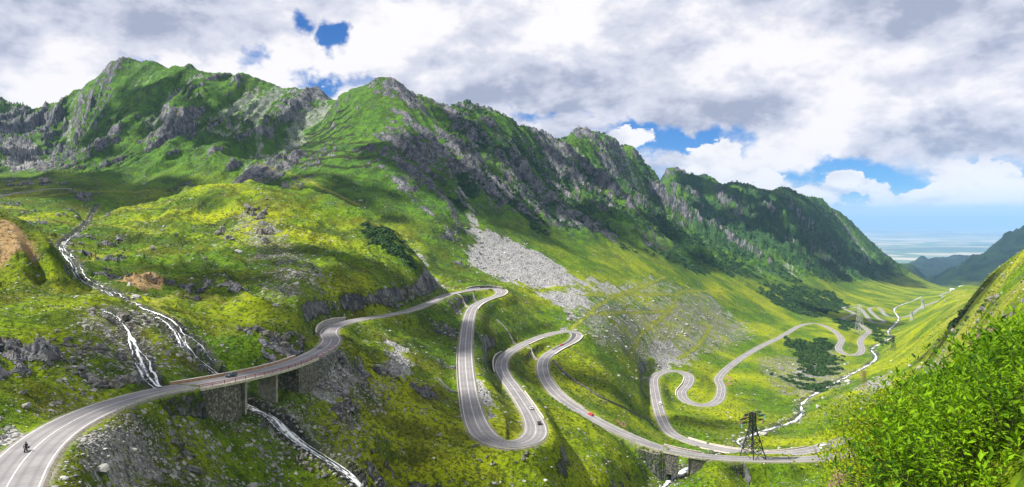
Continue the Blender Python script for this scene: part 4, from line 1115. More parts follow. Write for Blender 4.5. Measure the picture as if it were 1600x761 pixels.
car(921, 648, -2.0, False, (.62, .02, .025), 'red car on the long straight below the middle hairpin', True)
van(1027, 632, 2.1, True, 'white van driving just behind the yellow car', lo=ib)
car(1030, 651, 2.0, True, (.70, .60, .02), 'yellow car on the lower valley road', lo=ib)
van(1284, 699, -2.0, False, 'white van near the bushes on the lowest road', lo=ib - 30, hi=r(1180, 707, ib), L=6.4)
# ---- motorcycle and its rider
loc, rot = road_pose(51, 703, -1.0, False)
bk = thing('motorcycle', loc, 'black touring motorcycle on the curve at lower left', 'motorcycle', None, rot=rot)
for x in (-.72, .74):
    m = BM(); m.tube((x, -.075, .32), (x, .075, .32), .32, 16); o = link('wheel', m.mesh('wheel'), TYRE, bk)
    m = BM(); m.tube((x, -.085, .32), (x, .085, .32), .2, 12); link('rim', m.mesh('rim'), RIM, o)
link('tank', loft('tank', [(-.25, .14, .72, .86, .1), (.1, .2, .70, 1.0, .13), (.45, .18, .70, .98, .1), (.62, .1, .72, .9, .06)]), BLACK, bk)
link('engine', loft('engine', [(-.35, .16, .3, .7, .14), (.3, .2, .28, .72, .16), (.42, .12, .34, .7, .1)]), flat_mat('engine_metal', (.18, .18, .19), .4, .3, metal=.7), bk)
link('seat', loft('seat', [(-.95, .1, .82, .92, .08), (-.6, .17, .78, .90, .14), (-.2, .15, .76, .86, .1)]), BLACK, bk)
link('fairing', loft('fairing', [(.5, .2, .75, 1.05, .16), (.75, .22, .78, 1.3, .12), (.9, .12, .8, 1.1, .08)]), BLACK, bk)
for s_ in (-1, 1):
    m = BM(); m.bar((.74, s_ * .11, .32), (.52, s_ * .11, 1.0), .03); link('fork', m.mesh('fork'), STEEL, bk)
    m = BM(); m.box(-1.0, -.5, s_ * .32 - .13, s_ * .32 + .13, .45, .8); link('pannier', m.mesh('pannier', .04), BLACK, bk)
m = BM(); m.bar((.5, -.38, 1.05), (.5, .38, 1.05), .02); link('handlebar', m.mesh('handlebar'), BLACK, bk)
m = BM(); m.tube((.86, 0, .95), (.93, 0, .95), .09, 10); link('headlight', m.mesh('headlight'), LAMP, bk)
def skin_body(name, joints, edges, radii, mat, parent_loc, parent_rot, label, cat):
    me = bpy.data.meshes.new(name); me.from_pydata(joints, edges, [])
    o = link(name, me, mat, None, parent_loc, label, cat); o.rotation_euler = parent_rot
    sk = o.modifiers.new('skin', 'SKIN'); sk.use_smooth_shade = True
    for v, r_ in zip(me.skin_vertices[0].data, radii): v.radius = (r_, r_); v.use_root = False
    me.skin_vertices[0].data[0].use_root = True
    ss = o.modifiers.new('sub', 'SUBSURF'); ss.levels = 1; ss.render_levels = 1
    return o
J = [(-.28, 0, .98), (-.24, 0, 1.22), (-.16, 0, 1.45), (-.12, 0, 1.55), (-.08, 0, 1.62)]
Ed = [(0, 1), (1, 2), (2, 3), (3, 4)]; Ra = [.17, .16, .17, .08, .07]
for s_ in (-1, 1):
    b0 = len(J); J += [(-.24, s_ * .14, .94), (.16, s_ * .24, .80), (-.02, s_ * .22, .42), (.14, s_ * .22, .36)]; Ed += [(0, b0), (b0, b0 + 1), (b0 + 1, b0 + 2), (b0 + 2, b0 + 3)]; Ra += [.10, .08, .06, .05]
    b0 = len(J); J += [(-.14, s_ * .22, 1.43), (.12, s_ * .34, 1.20), (.42, s_ * .34, 1.10), (.52, s_ * .32, 1.08)]; Ed += [(2, b0), (b0, b0 + 1), (b0 + 1, b0 + 2), (b0 + 2, b0 + 3)]; Ra += [.085, .06, .048, .05]
rider = skin_body('person', J, Ed, Ra, flat_mat('riding_suit', (.03, .03, .035), .7, .3), loc, rot, 'rider in black suit and helmet on the motorcycle', 'person')
m = bmesh.new(); bmesh.ops.create_icosphere(m, subdivisions=3, radius=.155)
for v in m.verts: v.co.x *= 1.12; v.co += Vector((-.03, 0, 1.76))
hm = bpy.data.meshes.new('helmet'); m.to_mesh(hm); m.free(); link('helmet', hm, paint('helmet_shell', (.03, .03, .03), .2), rider)
m = bmesh.new(); bmesh.ops.create_icosphere(m, subdivisions=2, radius=.11)
for v in m.verts: v.co.x *= .8; v.co.z *= .6; v.co += Vector((.06, 0, 1.77))
hm = bpy.data.meshes.new('visor'); m.to_mesh(hm); m.free(); link('visor', hm, GLASS, rider)

# ------------------------------------------------------------------ lattice pylons
TEAL = paint('teal_glass', (.10, .55, .50), .2); BROWNI = paint('brown_porcelain', (.30, .06, .03), .3)
def pylon(px_, py_, top_py, mat, label, base=.11, y0=60, ins=True, lw=1.0):
    p = pick(px_, py_, y0); z = float(height_at(p[0], p[1])[0]); H = (py_ - top_py) / F * p[1]
    t = thing('pylon', (p[0], p[1], z - .3), label, 'pylon', 'power pylons along the valley', rz=.5)
    B = H * base * 1.55; waist = H * .045; hw = .012 * H * lw
    lev = np.array([0, .2, .38, .53, .66, .77, .86, .93, 1.0]) * H
    wd = lambda q: max(waist, B + (waist - B) * min(1, q / (.72 * H)))
    cr = [(-1, -1), (1, -1), (1, 1), (-1, 1)]
    for c in cr:
        m = BM()
        for q0, q1 in zip(lev, lev[1:]): m.bar((c[0] * wd(q0), c[1] * wd(q0), q0), (c[0] * wd(q1), c[1] * wd(q1), q1), hw * .55)
        link('leg', m.mesh('leg'), mat, t)
    for k in range(4):
        m = BM(); a_, b_ = cr[k], cr[(k + 1) % 4]
        for q0, q1 in zip(lev, lev[1:]):
            w0, w1 = wd(q0), wd(q1)
            m.bar((a_[0] * w0, a_[1] * w0, q0), (b_[0] * w1, b_[1] * w1, q1), hw * .3); m.bar((b_[0] * w0, b_[1] * w0, q0), (a_[0] * w1, a_[1] * w1, q1), hw * .3)
            m.bar((a_[0] * w1, a_[1] * w1, q1), (b_[0] * w1, b_[1] * w1, q1), hw * .3)
        link('bracing', m.mesh('bracing'), mat, t)
    for q, ln in ((.80, .34), (.89, .40), (.97, .28)):
        m = BM(); zq = q * H; tip = ln * H
        for s_ in (-1, 1):
            for e_ in (-1, 1):
                m.bar((s_ * waist, e_ * waist, zq), (s_ * tip, 0, zq + .01 * H), hw * .35); m.bar((s_ * waist, e_ * waist, zq + .06 * H), (s_ * tip, 0, zq + .012 * H), hw * .3)
        arm = link('crossarm', m.mesh('crossarm'), mat, t)
        if ins:
            for s_ in (-1, 1):
                m = BM(); x_ = s_ * tip * .97
                for k in range(5): m.tube((x_, 0, zq - .018 * H * (k + .2)), (x_, 0, zq - .018 * H * (k + .9)), .022 * H, 8, .009 * H)
                link('insulator', m.mesh('insulator'), TEAL if (s_ < 0) ^ (q > .8) or q < .8 else BROWNI, arm)
    return t
PYD = flat_mat('dark_steel', (.025, .028, .032), .6, .3); PYR = flat_mat('rusted_steel', (.20, .11, .07), .8, .3); PYW = flat_mat('white_steel', (.46, .47, .48), .5, .1)
pylon(1176, 740, 669, PYD, 'dark lattice pylon with teal insulators beside the nearest river bridge', .125, 300, lw=1.25)
pylon(1343, 521, 474, PYW, 'tall white lattice pylon standing among the far hairpins', .075, 900, False, .34)
pylon(1396, 548, 524, PYD, 'dark lattice pylon on the bank right of the far river', .085, 700, False, .9)
pylon(1350, 613, 580, PYR, 'rusty lattice pylon just above the leafy bushes', .09, 450, False, .7)
pylon(1425, 501, 487, PYW, 'small pale pylon left of the farthest road', .11, 900, False, 1.6)
pylon(1442, 483, 467, PYW, 'small pale pylon farthest down the valley', .11, 1200, False, 1.6)

# ------------------------------------------------------------------ avalanche fences below the saddle
FW = flat_mat('fence_timber', (.085, .075, .05), .9, .3)
for k, (x0, x1, y_) in enumerate(((486, 538, 190), (484, 540, 197), (480, 542, 205), (476, 545, 214), (470, 548, 224), (466, 560, 234), (455, 572, 246), (448, 584, 258), (470, 580, 268))):
    A_ = pick(x0, y_ + 1, 700); B_ = pick(x1, y_ - 2, 700)
    n = 16; q = np.linspace(0, 1, n); X_ = A_[0] + (B_[0] - A_[0]) * q; Y_ = np.full(n, (A_[1] + B_[1]) / 2) + np.sin(q * 7 + k) * 2; Z_ = height_at(X_, Y_)
    lab = 'row of avalanche fencing on the slope below the saddle, ' + ['topmost', 'second', 'third', 'fourth', 'fifth', 'sixth', 'seventh', 'eighth', 'lowest'][k] + ' row'
    t = thing('avalanche_fence', (X_[8], Y_[8], Z_[8]), lab, 'fence', 'avalanche fences below the saddle'); o = np.array([X_[8], Y_[8], Z_[8]])
    P = np.stack([X_, Y_, Z_], 1) - o
    for p_ in P:
        m = BM(); m.bar((p_[0], p_[1], p_[2] - 1.5), (p_[0], p_[1] + .4, p_[2] + 3.4), .26); link('post', m.mesh('post'), FW, t)
    for dz in (.7, 1.8, 2.9):
        m = BM()
        for a_, b_ in zip(P, P[1:]): m.bar((a_[0], a_[1] - .1, a_[2] + dz), (b_[0], b_[1] - .1, b_[2] + dz), .32)
        link('rail', m.mesh('rail'), FW, t)

# ------------------------------------------------------------------ chalet far down the valley
def house(px_, py_, Y, w, d, h, label, rz):
    p = W(px_, py_, Y); z = float(height_at(p[0], p[1])[0])
    t = thing('house', (p[0], p[1], z - .5), label, 'house', None, rz)
    m = BM(); m.box(-w, w, -d, d, 0, h); link('wall', m.mesh('wall'), WHITE, t)
    m = BM(); e_ = .8
    m.v = [(-w - e_, -d - e_, h), (w + e_, -d - e_, h), (w + e_, d + e_, h), (-w - e_, d + e_, h), (-w - e_, 0, h + d * .8), (w + e_, 0, h + d * .8)]
    m.f = [(0, 1, 5, 4), (2, 3, 4, 5), (0, 4, 3), (1, 2, 5), (0, 3, 2, 1)]
    link('roof', m.mesh('roof'), flat_mat('roof_sheet', (.45, .47, .50), .6, .2), t)
    for i in range(4):
        m = BM(); x = -w + (i + .5) * w / 2; m.box(x - .8, x + .8, -d - .12, -d + .05, h * .4, h * .75); link('window', m.mesh('window'), GLASS, t)
house(1503, 449, 2650, 11, 7, 8, 'pale roofed lodge at the end of the far road', .3)
house(1488, 452, 2600, 7, 5, 6, 'smaller pale house left of the far lodge', -.2)

# ------------------------------------------------------------------ stones
VIS = (GZ / GY) >= np.maximum.accumulate(GZ / GY, 1) - .003
inside = VIS & (np.abs(GX / GY) < .80) & (GZ / GY > -.41)
cl = sstep(fbm(GX / 17, GY / 17, 4, .6, seed=91), -.05, .35)
dn = (.035 + .55 * stony * (.08 + cl ** 2) + 1.0 * scree + .35 * M['out'] + .8 * M['wat'] * sstep(M['dd'], 3, 6)) * (1 - .75 * mtn * (scree < .4)) * (1 - far)
dn *= inside & (M['dd'] > 1.8) & (GY > 90) & (GY < 1600)
area = np.ones_like(dn)
prob = (dn / dn.sum()).ravel()
def ico():
    m = bmesh.new(); bmesh.ops.create_icosphere(m, subdivisions=1, radius=1); v = np.array([q.co[:] for q in m.verts]); f = np.array([[x.index for x in q.verts] for q in m.faces]); m.free(); return v, f
IV, IF = ico()
def rocks(idx, size, squash=.62):
    n = len(idx); X, Y = GX.ravel()[idx], GY.ravel()[idx]
    cell = GY.ravel()[idx] * .0017
    X = X + rng.uniform(-.5, .5, n) * cell; Y = Y + rng.uniform(-.5, .5, n) * cell * 2
    Z = height(X, Y)
    sc_ = size[:, None] * rng.uniform(.6, 1.25, (n, 3)) * np.array([1, 1, squash])
    jit = 1 + rng.uniform(-.28, .28, (n, len(IV), 1))
    v = IV[None] * jit; v = np.sign(v) * np.abs(v) ** .8
    v = v * sc_[:, None, :]
    a = rng.uniform(0, 6.28, n); ca, sa = np.cos(a)[:, None], np.sin(a)[:, None]
    v = np.stack([v[..., 0] * ca - v[..., 1] * sa, v[..., 0] * sa + v[..., 1] * ca, v[..., 2]], -1)
    v += np.stack([X, Y, Z + size * .12], -1)[:, None, :]
    return v, n
def rock_material():
    m, T, b = new_mat('pale_granite')
    tone = T.new('ShaderNodeAttribute', attribute_name='tone').outputs['Fac']
    P = T.new('ShaderNodeTexCoord').outputs['Object']; n = T.noise(P, 1.2, 5, .65)
    c = T.mix(tone, (.12, .12, .125), (.45, .44, .42)); c = T.mix(T.math('MULTIPLY', T.step(n, .48, .66), .55), c, (.12, .125, .11))
    T.put(b.inputs['Base Color'], c); b.inputs['Roughness'].default_value = .95; bump(T, b, n, .7, .2)
    return m
ROCKM = rock_material()
NS = 7000
idx = rng.choice(len(prob), NS, replace=False, p=prob)
Yi = GY.ravel()[idx]
size = np.clip(np.exp(rng.normal(-.75, .5, NS)), .16, 1.5) * np.clip((Yi / 400) ** .8, .42, 1.6)
v, n = rocks(idx, size)
f = (IF[None] + (np.arange(n) * len(IV))[:, None, None]).reshape(-1, 3)
me = raw_mesh('scattered_stones', v.reshape(-1, 3), f); vattr(me, 'tone', np.repeat(np.clip(rng.normal(.50, .27, n), 0, 1), len(IV)))
link('scattered_stones', me, ROCKM, kind='stuff')
# bigger boulders, one by one
bmesh_src = []
for k in range(7):
    m = bmesh.new(); bmesh.ops.create_icosphere(m, subdivisions=2, radius=1)
    rr = random.Random(40 + k); pl_ = [(Vector((rr.uniform(-1, 1), rr.uniform(-1, 1), rr.uniform(-.6, 1))).normalized(), rr.uniform(.34, .66)) for _ in range(11)]
    sx_ = Vector((rr.uniform(1.1, 1.9), rr.uniform(.9, 1.4), rr.uniform(.8, 1.3)))
    for q in m.verts:
        for nrm, dd_ in pl_:
            e_ = q.co.dot(nrm) - dd_
            if e_ > 0: q.co -= nrm * e_
        q.co = Vector((q.co.x * sx_.x, q.co.y * sx_.y, q.co.z * sx_.z)) * (1 + rr.uniform(-.015, .015))
    mm = bpy.data.meshes.new('boulder'); m.to_mesh(mm); m.free(); vattr(mm, 'tone', np.full(len(mm.vertices), rr.uniform(.35, .8))); mm.materials.append(ROCKM); bmesh_src.append(mm)
ZONES = [('on the stony slope below the viaduct road', [(90, 690), (300, 655), (470, 650), (520, 761), (90, 761)], 10, (.7, 1.5), 'boulders below the viaduct'),
         ('above the lower left road', [(60, 520), (300, 500), (330, 585), (120, 630), (20, 650)], 9, (.8, 1.6), 'boulders above the lower road'),
         ('on the rounded green hill', [(150, 380), (420, 330), (560, 440), (420, 500), (200, 470)], 10, (1.6, 2.7), 'boulders on the rounded hill'),
         ('left of the long hairpin straight', [(500, 560), (700, 520), (700, 720), (560, 720)], 8, (.8, 1.6), 'boulders by the long straight'),
         ('on the meadow above the valley road', [(930, 480), (1130, 470), (1230, 520), (1120, 570), (940, 590)], 10, (1.6, 2.6), 'boulders on the valley meadow'),
         ('beside the valley river', [(1120, 660), (1250, 590), (1330, 560), (1340, 600), (1260, 660), (1150, 690)], 8, (2.0, 3.2), 'boulders by the river'),
         ('in the big white scree fan', [(735, 360), (800, 375), (900, 440), (800, 450), (725, 410)], 10, (1.9, 2.9), 'blocks in the scree fan'),
         ('on the bright slope right of the river', [(1380, 590), (1480, 545), (1500, 500), (1400, 545)], 6, (1.4, 2.6), 'rocks on the right slope')]
ORD = ['leftmost', 'second from left', 'third from left', 'fourth from left', 'fifth from left', 'sixth from left', 'seventh from left', 'eighth from left', 'ninth from left', 'rightmost']
for lab, poly, cnt, (s0, s1), grp in ZONES:
    w_ = (poly_sd(GX, GY, world_poly(poly)) > 0) & inside & (M['dd'] > 3) & (M['wat'] < .5)
    cand = np.nonzero(w_.ravel())[0]
    ks = sorted(rng.choice(cand, cnt, replace=False), key=lambda k: GX.flat[k] / GY.flat[k])
    for j, k in enumerate(ks):
        s_ = rng.uniform(s0, s1)
        o = link('boulder', bmesh_src[int(rng.integers(7))], None, None, (GX.flat[k], GY.flat[k], GZ.flat[k] + s_ * .12), 'large pale boulder %s, %s' % (lab, ORD[j] if j < cnt - 1 else 'rightmost'), 'boulder', grp)
        o.scale = (s_ * rng.uniform(.8, 1.2),) * 3; o.rotation_euler = (rng.uniform(-.3, .3), rng.uniform(-.3, .3), rng.uniform(0, 6.28))

OUTM = []
for c0, c1 in (((.050, .053, .060), (.20, .20, .205)), ((.075, .068, .058), (.26, .245, .22))):
    m, T, b = new_mat('outcrop_rock'); P = T.new('ShaderNodeTexCoord').outputs['Object']
    n_ = T.noise(P, 1.6, 6, .7, dist=.6); n2_ = T.noise(P, 5.0, 4, .65)
    T.put(b.inputs['Base Color'], T.mix(T.math('MULTIPLY', T.step(n2_, .5, .62), .6), T.mix(T.step(n_, .36, .64), c0, c1), (.06, .075, .03)))
    b.inputs['Roughness'].default_value = .95; bump(T, b, T.math('ADD', n_, n2_), .9, .25); OUTM.append(m)
SLAB = []
for k in range(6):
    q = bmesh_src[k].copy(); q.materials.clear(); q.materials.append(OUTM[k % 2]); SLAB.append(q)
def outcrop(pts, n, smin, smax, label, spread=3.0, y0=90, tall=1.0):
    P = np.array([pick(a, b, y0) for a, b in pts]); P = resample(P, .5); c = P[len(P) // 2].copy(); c[2] = float(height_at(c[0], c[1])[0])
    t = thing('rock_outcrop', c, label, 'rocks')
    for k in range(n):
        p = P[int(rng.integers(len(P)))]; x, y = p[0] + rng.normal(0, spread), p[1] + rng.normal(0, spread * .6)
        d_, _, ri_ = path_near(np.array([x]), np.array([y]), ROAD, 40); s_ = rng.uniform(smin, smax)
        if d_[0] < halfw[ri_[0]] + s_ * 1.5 + .5: continue
        o = link('rock', SLAB[int(rng.integers(6))], None, t, (x - c[0], y - c[1], float(height_at(x, y)[0]) - c[2] + s_ * .05)); o.scale = (s_, s_ * .8, s_ * rng.uniform(.8, 1.3) * tall); o.rotation_euler = (rng.uniform(-.4, .4), rng.uniform(-.2, .6), rng.uniform(0, 6.28))
outcrop([(520, 490), (560, 478), (600, 470), (640, 462), (672, 448)], 60, 1.8, 4.2, 'dark broken cliff above the road before the topmost hairpin', 3.5, 300)
outcrop([(380, 505), (410, 520), (440, 532), (470, 520)], 34, 1.2, 2.8, 'grey rock face just above the right end of the viaduct', 3.0, 150)
outcrop([(120, 590), (150, 600), (190, 598), (215, 588)], 40, .9, 2.2, 'jumble of blue-grey blocks beside the left waterfall', 2.5, 120)
outcrop([(95, 530), (130, 545), (165, 540)], 22, .8, 1.9, 'pale rock slabs in grass left of the left waterfall', 3.0, 120)
outcrop([(395, 325), (410, 350), (425, 385)], 26, 2.2, 4.6, 'tall grey crag on the face of the rounded hill', 5.0, 300, 1.3)
outcrop([(340, 345), (352, 372), (372, 385)], 16, 1.8, 3.4, 'small crag left of the tall crag on the rounded hill', 4.0, 300)
outcrop([(700, 505), (708, 520), (706, 540)], 16, 1.2, 3.0, 'dark rock face left of the long straight', 2.5, 300)
outcrop([(255, 690), (285, 700), (290, 720)], 12, .8, 1.9, 'upright grey slab on the slope below the road', 1.5, 110, 1.3)
outcrop([(440, 690), (450, 705), (530, 745)], 22, .6, 1.5, 'dark wet rocks along the lower cascade', 2.5, 150)
outcrop([(150, 490), (190, 500), (240, 505), (270, 512)], 24, .8, 1.8, 'pale rocks at the lip of the waterfalls', 2.5, 150)
outcrop([(15, 290), (50, 287), (85, 290)], 22, 3.0, 7.0, 'dark cliff above the track on the far left bench', 6.0, 600)
outcrop([(735, 712), (790, 728), (850, 722)], 16, .6, 1.3, 'rocks below the big lower hairpin', 2.0, 200)
outcrop([(1555, 515), (1590, 490)], 12, .6, 1.4, 'brown crag on the slope above the bright shrubs', 3.0, 60)
outcrop([(1530, 480), (1560, 465), (1595, 445)], 18, 1.0, 2.6, 'broken grey rocks on the steep right-hand slope', 4.0, 100)

# ------------------------------------------------------------------ low vegetation
def leaf_material(name, lo, hi, trans=.25):
    m, T, b = new_mat(name)
    tone = T.new('ShaderNodeAttribute', attribute_name='tone').outputs['Fac']
    T.put(b.inputs['Base Color'], T.mix(tone, lo, hi)); b.inputs['Roughness'].default_value = .7; b.inputs['Specular IOR Level'].default_value = .15
    if trans:
        tr = T.new('ShaderNodeBsdfTranslucent'); T.put(tr.inputs[0], T.mix(tone, lo, hi)); mx = T.new('ShaderNodeMixShader'); mx.inputs[0].default_value = trans
        o = [q for q in T.n if q.type == 'OUTPUT_MATERIAL'][0]; T.l.new(b.outputs[0], mx.inputs[1]); T.l.new(tr.outputs[0], mx.inputs[2]); T.l.new(mx.outputs[0], o.inputs[0])
    return m
def tufts(name, prob, N, tri, size, mat, flatk=.7, upright=.6, tone=(.5, .25)):
    idx = rng.choice(prob.size, N, replace=False, p=(prob / prob.sum()).ravel())
    X, Y = GX.ravel()[idx], GY.ravel()[idx]
    cell = Y * .0017; X = X + rng.uniform(-.5, .5, N) * cell; Y = Y + rng.uniform(-.5, .5, N) * cell * 2
    Z = height(X, Y); sz = size(Y)
    d = rng.normal(size=(N, tri, 3)); d /= np.linalg.norm(d, axis=-1, keepdims=True); d[..., 2] = np.abs(d[..., 2])
    c = d * (rng.uniform(.35, 1, (N, tri, 1)) ** .5) * sz[:, None, None] * np.array([1, 1, flatk])
    t1 = rng.normal(size=(N, tri, 3)); t1 -= (t1 * d).sum(-1, keepdims=True) * d * upright; t1 /= np.linalg.norm(t1, axis=-1, keepdims=True)
    t2 = np.cross(d, t1); ls = sz[:, None, None] * rng.uniform(.25, .5, (N, tri, 1))
    tip = c + d * ls * .6
    v = np.stack([c - t1 * ls, c + t1 * ls * .6 + t2 * ls, tip + t1 * ls * .3 - t2 * ls], 2)
    v = v + np.stack([X, Y, Z], -1)[:, None, None, :]
    f = np.arange(N * tri * 3).reshape(-1, 3)
    me = raw_mesh(name, v.reshape(-1, 3), f)
    tn = np.clip(rng.normal(tone[0], tone[1], (N, 1, 1)) + rng.normal(0, .15, (N, tri, 1)), 0, 1)
    vattr(me, 'tone', np.broadcast_to(tn, (N, tri, 3)).ravel())
    return link(name, me, mat, kind='stuff')
pp = (pine > .45) * inside * (M['dd'] > 3) * (GY > 150) * (GY < 3300) * 1.0
tufts('dwarf_pine_thicket', pp, 8000, 22, lambda Y: np.clip(1.5 + Y / 900, 1.6, 4.2) * rng.uniform(.7, 1.3, len(Y)), leaf_material('dwarf_pine_needles', (.010, .034, .012), (.050, .110, .020), .15), .8)
hp = inside * (M['dd'] > 1.6) * (GY > 95) * (GY < 900) * (1 - mtn) * (1 - rock) * (1 - scree) * (1 - M['wat']) * (.25 + sstep(patch2 + patch, -.1, .5))
tufts('heath_tufts', np.maximum(hp, 0), 26000, 7, lambda Y: rng.uniform(.2, .7, len(Y)) * np.clip(Y / 260, .55, 2.0), leaf_material('heath_leaves', (.015, .036, .003), (.15, .19, .005), .2), .6, .6, (.45, .3))

# ------------------------------------------------------------------ leafy shrubs on the near slope
LEAF = np.array([(0, 0, 0), (.45, 1, .25), (.5, 0, -.1), (.45, -1, .25), (1, 0, -.12)])       # x along (length), y in half widths
LEAF_F = np.array([(0, 2, 1), (0, 3, 2), (1, 2, 4), (2, 3, 4)])
LB = leaf_material('fireweed_leaves', (.016, .075, .002), (.20, .37, .004), .40)
LA = leaf_material('alder_leaves', (.036, .085, .003), (.30, .37, .006), .38)
TWIG = flat_mat('twig_bark', (.050, .050, .022), .9, .3)
SIL = np.array([(1300, 735), (1322, 692), (1337, 648), (1366, 608), (1418, 593), (1447, 600), (1464, 580), (1505, 574), (1528, 579), (1563, 542), (1600, 522), (1680, 480)], float)
def leaf_frames(o, d, n):
    d = d / np.linalg.norm(d, axis=-1, keepdims=True); y = np.cross(n, d); y /= np.linalg.norm(y, axis=-1, keepdims=True) + 1e-9; z = np.cross(d, y); return d, y, z
def leaf_mesh(L, w, tone, mat):
    me = raw_mesh('leaf', LEAF * np.array([L, w, w]), LEAF_F); vattr(me, 'tone', np.full(5, tone)); me.materials.append(mat); return me
LEAFS = {'A': [leaf_mesh(.058, .019, t, LA) for t in (.2, .5, .8)], 'B': [leaf_mesh(.098, .0175, t, LB) for t in (.2, .5, .8)]}
def shrub(px_, Y, kind, label, nleafparts):
    x = (px_ - 800) / F * Y; g = float(height_at(x, Y)[0])
    top = (HZ - np.interp(px_, SIL[:, 0], SIL[:, 1])) / F * Y
    h = min(top - g, 2.3 if kind == 'A' else .95)
    if h < .22: return 0
    t = thing('shrub', (x, Y, g), label, 'shrub', 'leafy shrubs on the near slope')
    rad = .75 if kind == 'B' else .8
    ns = int(62 * (.6 + .4 * h)) if kind == 'B' else int(46 * (.5 + .5 * h))
    tv, tf = [], []; O, D, N, Lk = [], [], [], []
    for k in range(ns):
        a = rng.uniform(0, 6.28); q = math.sqrt(rng.uniform(0, 1)); b0 = np.array([math.cos(a), math.sin(a), 0]) * rad * q * .55
        ln = h * rng.uniform(.62, 1.03) * (1 - .35 * q * q); lean = np.array([math.cos(a), math.sin(a), 0]) * rad * q * rng.uniform(.4, 1.0) + rng.normal(0, .06, 3) * [1, 1, 0]
        b0[2] = -.1
        pts = [b0 + lean * (u_ ** 1.5) + np.array([0, 0, (ln + .1) * u_]) for u_ in np.linspace(0, 1, 5)]
        for u_ in range(4):
            m = len(tv); r0, r1 = .0045 * (1 - u_ / 5), .0045 * (1 - (u_ + 1) / 5)
            for p_, r_ in ((pts[u_], r0), (pts[u_ + 1], r1)):
                for an in (0, 2.09, 4.19): tv.append(p_ + np.array([math.cos(an), math.sin(an), 0]) * r_)
            for e_ in range(3): tf.append((m + e_, m + (e_ + 1) % 3, m + 3 + (e_ + 1) % 3, m + 3 + e_))
        nl = 19 if kind == 'B' else 28
        ph = rng.uniform(0, 6.28)
        for j in range(nl):
            u_ = 1 - (j / nl) ** 1.15 * (.80 if kind == 'B' else .92)
            i = min(3, int(u_ * 4)); fr_ = u_ * 4 - i; p_ = pts[i] * (1 - fr_) + pts[i + 1] * fr_
            an = ph + j * 2.4 + rng.normal(0, .25); el = ((.85 - 1.7 * (1 - u_)) if kind == 'B' else (.6 - .6 * (1 - u_))) + rng.normal(0, .22)
            dv = np.array([math.cos(an) * math.cos(el), math.sin(an) * math.cos(el), math.sin(el)])
            if kind == 'A': p_ = p_ + dv * rng.uniform(0, .12)
            O.append(p_); D.append(dv); N.append(np.array([0, 0, 1]) + rng.normal(0, .35, 3)); Lk.append(rng.uniform(.5, 1.25))
    O, D, N, Lk = map(np.array, (O, D, N, Lk)); d, y, z = leaf_frames(O, D, N)
    L, w = (.098, .0175) if kind == 'B' else (.058, .019)
    order = np.argsort(O[:, 1] - O[:, 2] * .6)         # leaves on the valley-view side come first
    own = order[:nleafparts]; rest = order[nleafparts:]
    me = raw_mesh('stems', tv, tf); st = link('stems', me, TWIG, t, kind='stuff')
    c = LEAF[None] * np.array([L, w, w]) * Lk[rest][:, None, None]
    v = O[rest][:, None] + c[..., :1] * d[rest][:, None] + c[..., 1:2] * y[rest][:, None] + c[..., 2:] * z[rest][:, None]
    n_ = len(rest); f = (LEAF_F[None] + (np.arange(n_) * 5)[:, None, None]).reshape(-1, 3)
    me = raw_mesh('foliage', v.reshape(-1, 3), f); tn = np.clip(rng.normal(.48, .2) + rng.normal(0, .30, n_), 0, 1); vattr(me, 'tone', np.repeat(tn, 5))
    link('foliage', me, LB if kind == 'B' else LA, t, kind='stuff')
    for k in own:
        o = link('leaf', LEAFS[kind][int(rng.integers(3))], None, t)
        o.matrix_basis = Matrix(((d[k, 0] * Lk[k], y[k, 0] * Lk[k], z[k, 0] * Lk[k], O[k, 0]), (d[k, 1] * Lk[k], y[k, 1] * Lk[k], z[k, 1] * Lk[k], O[k, 1]), (d[k, 2] * Lk[k], y[k, 2] * Lk[k], z[k, 2] * Lk[k], O[k, 2]), (0, 0, 0, 1)))
    return 1
for j, (px_, Y) in enumerate(((1335, 12.2), (1352, 13.2), (1375, 12.6), (1398, 13.6), (1420, 12.8), (1440, 14.2), (1385, 11.2), (1350, 10.8), (1415, 10.8), (1465, 14.6))):
    shrub(px_, Y, 'A', 'round-leaved yellow-green shrub at the left edge of the near bushes, ' + ORD[j if j < 9 else 9], 6)
rows = [(6.4, range(1450, 1680, 62)), (7.6, range(1425, 1680, 52)), (9.0, range(1430, 1680, 46)), (10.6, range(1440, 1680, 42)), (12.4, range(1462, 1680, 38)), (14.4, range(1478, 1680, 36)), (16.3, range(1490, 1680, 34))]
RN_ = ['nearest', 'second', 'third', 'fourth', 'fifth', 'sixth', 'farthest']
for q, (Y, xs) in enumerate(rows):
    for j, px_ in enumerate(xs):
        shrub(px_ + rng.uniform(-12, 12), Y + rng.uniform(-.5, .5), 'B', 'bright green lance-leaved shrub at lower right, %s row, %s' % (RN_[q], ORD[min(j, 9)] if j < 9 else 'at the right end'), 6)
# rocks showing between the shrubs
for (px_, py_, Y, s_, lab) in ((1541, 560, 19.0, .55, 'brown rock sticking out above the bright shrubs at right'), (1592, 502, 20.5, .85, 'largest brown rock above the shrubs by the right edge'), (1338, 742, 12.5, .40, 'brown rock under the left end of the shrubs'), (1315, 752, 12.8, .30, 'small grey rock at the foot of the leftmost shrub')):
    x = (px_ - 800) / F * Y; g = float(height_at(x, Y)[0])
    o = link('rock', bmesh_src[len(lab) % 7].copy(), None, None, (x, Y, g + s_ * .25), lab, 'rock'); o.data.materials.clear(); o.data.materials.append(flat_mat('brown_rock', (.17, .12, .085), .95, .4, 3.0, bmp=.08)); o.scale = (s_, s_ * .9, s_ * 1.1); o.rotation_euler = (.3, .2, px_)

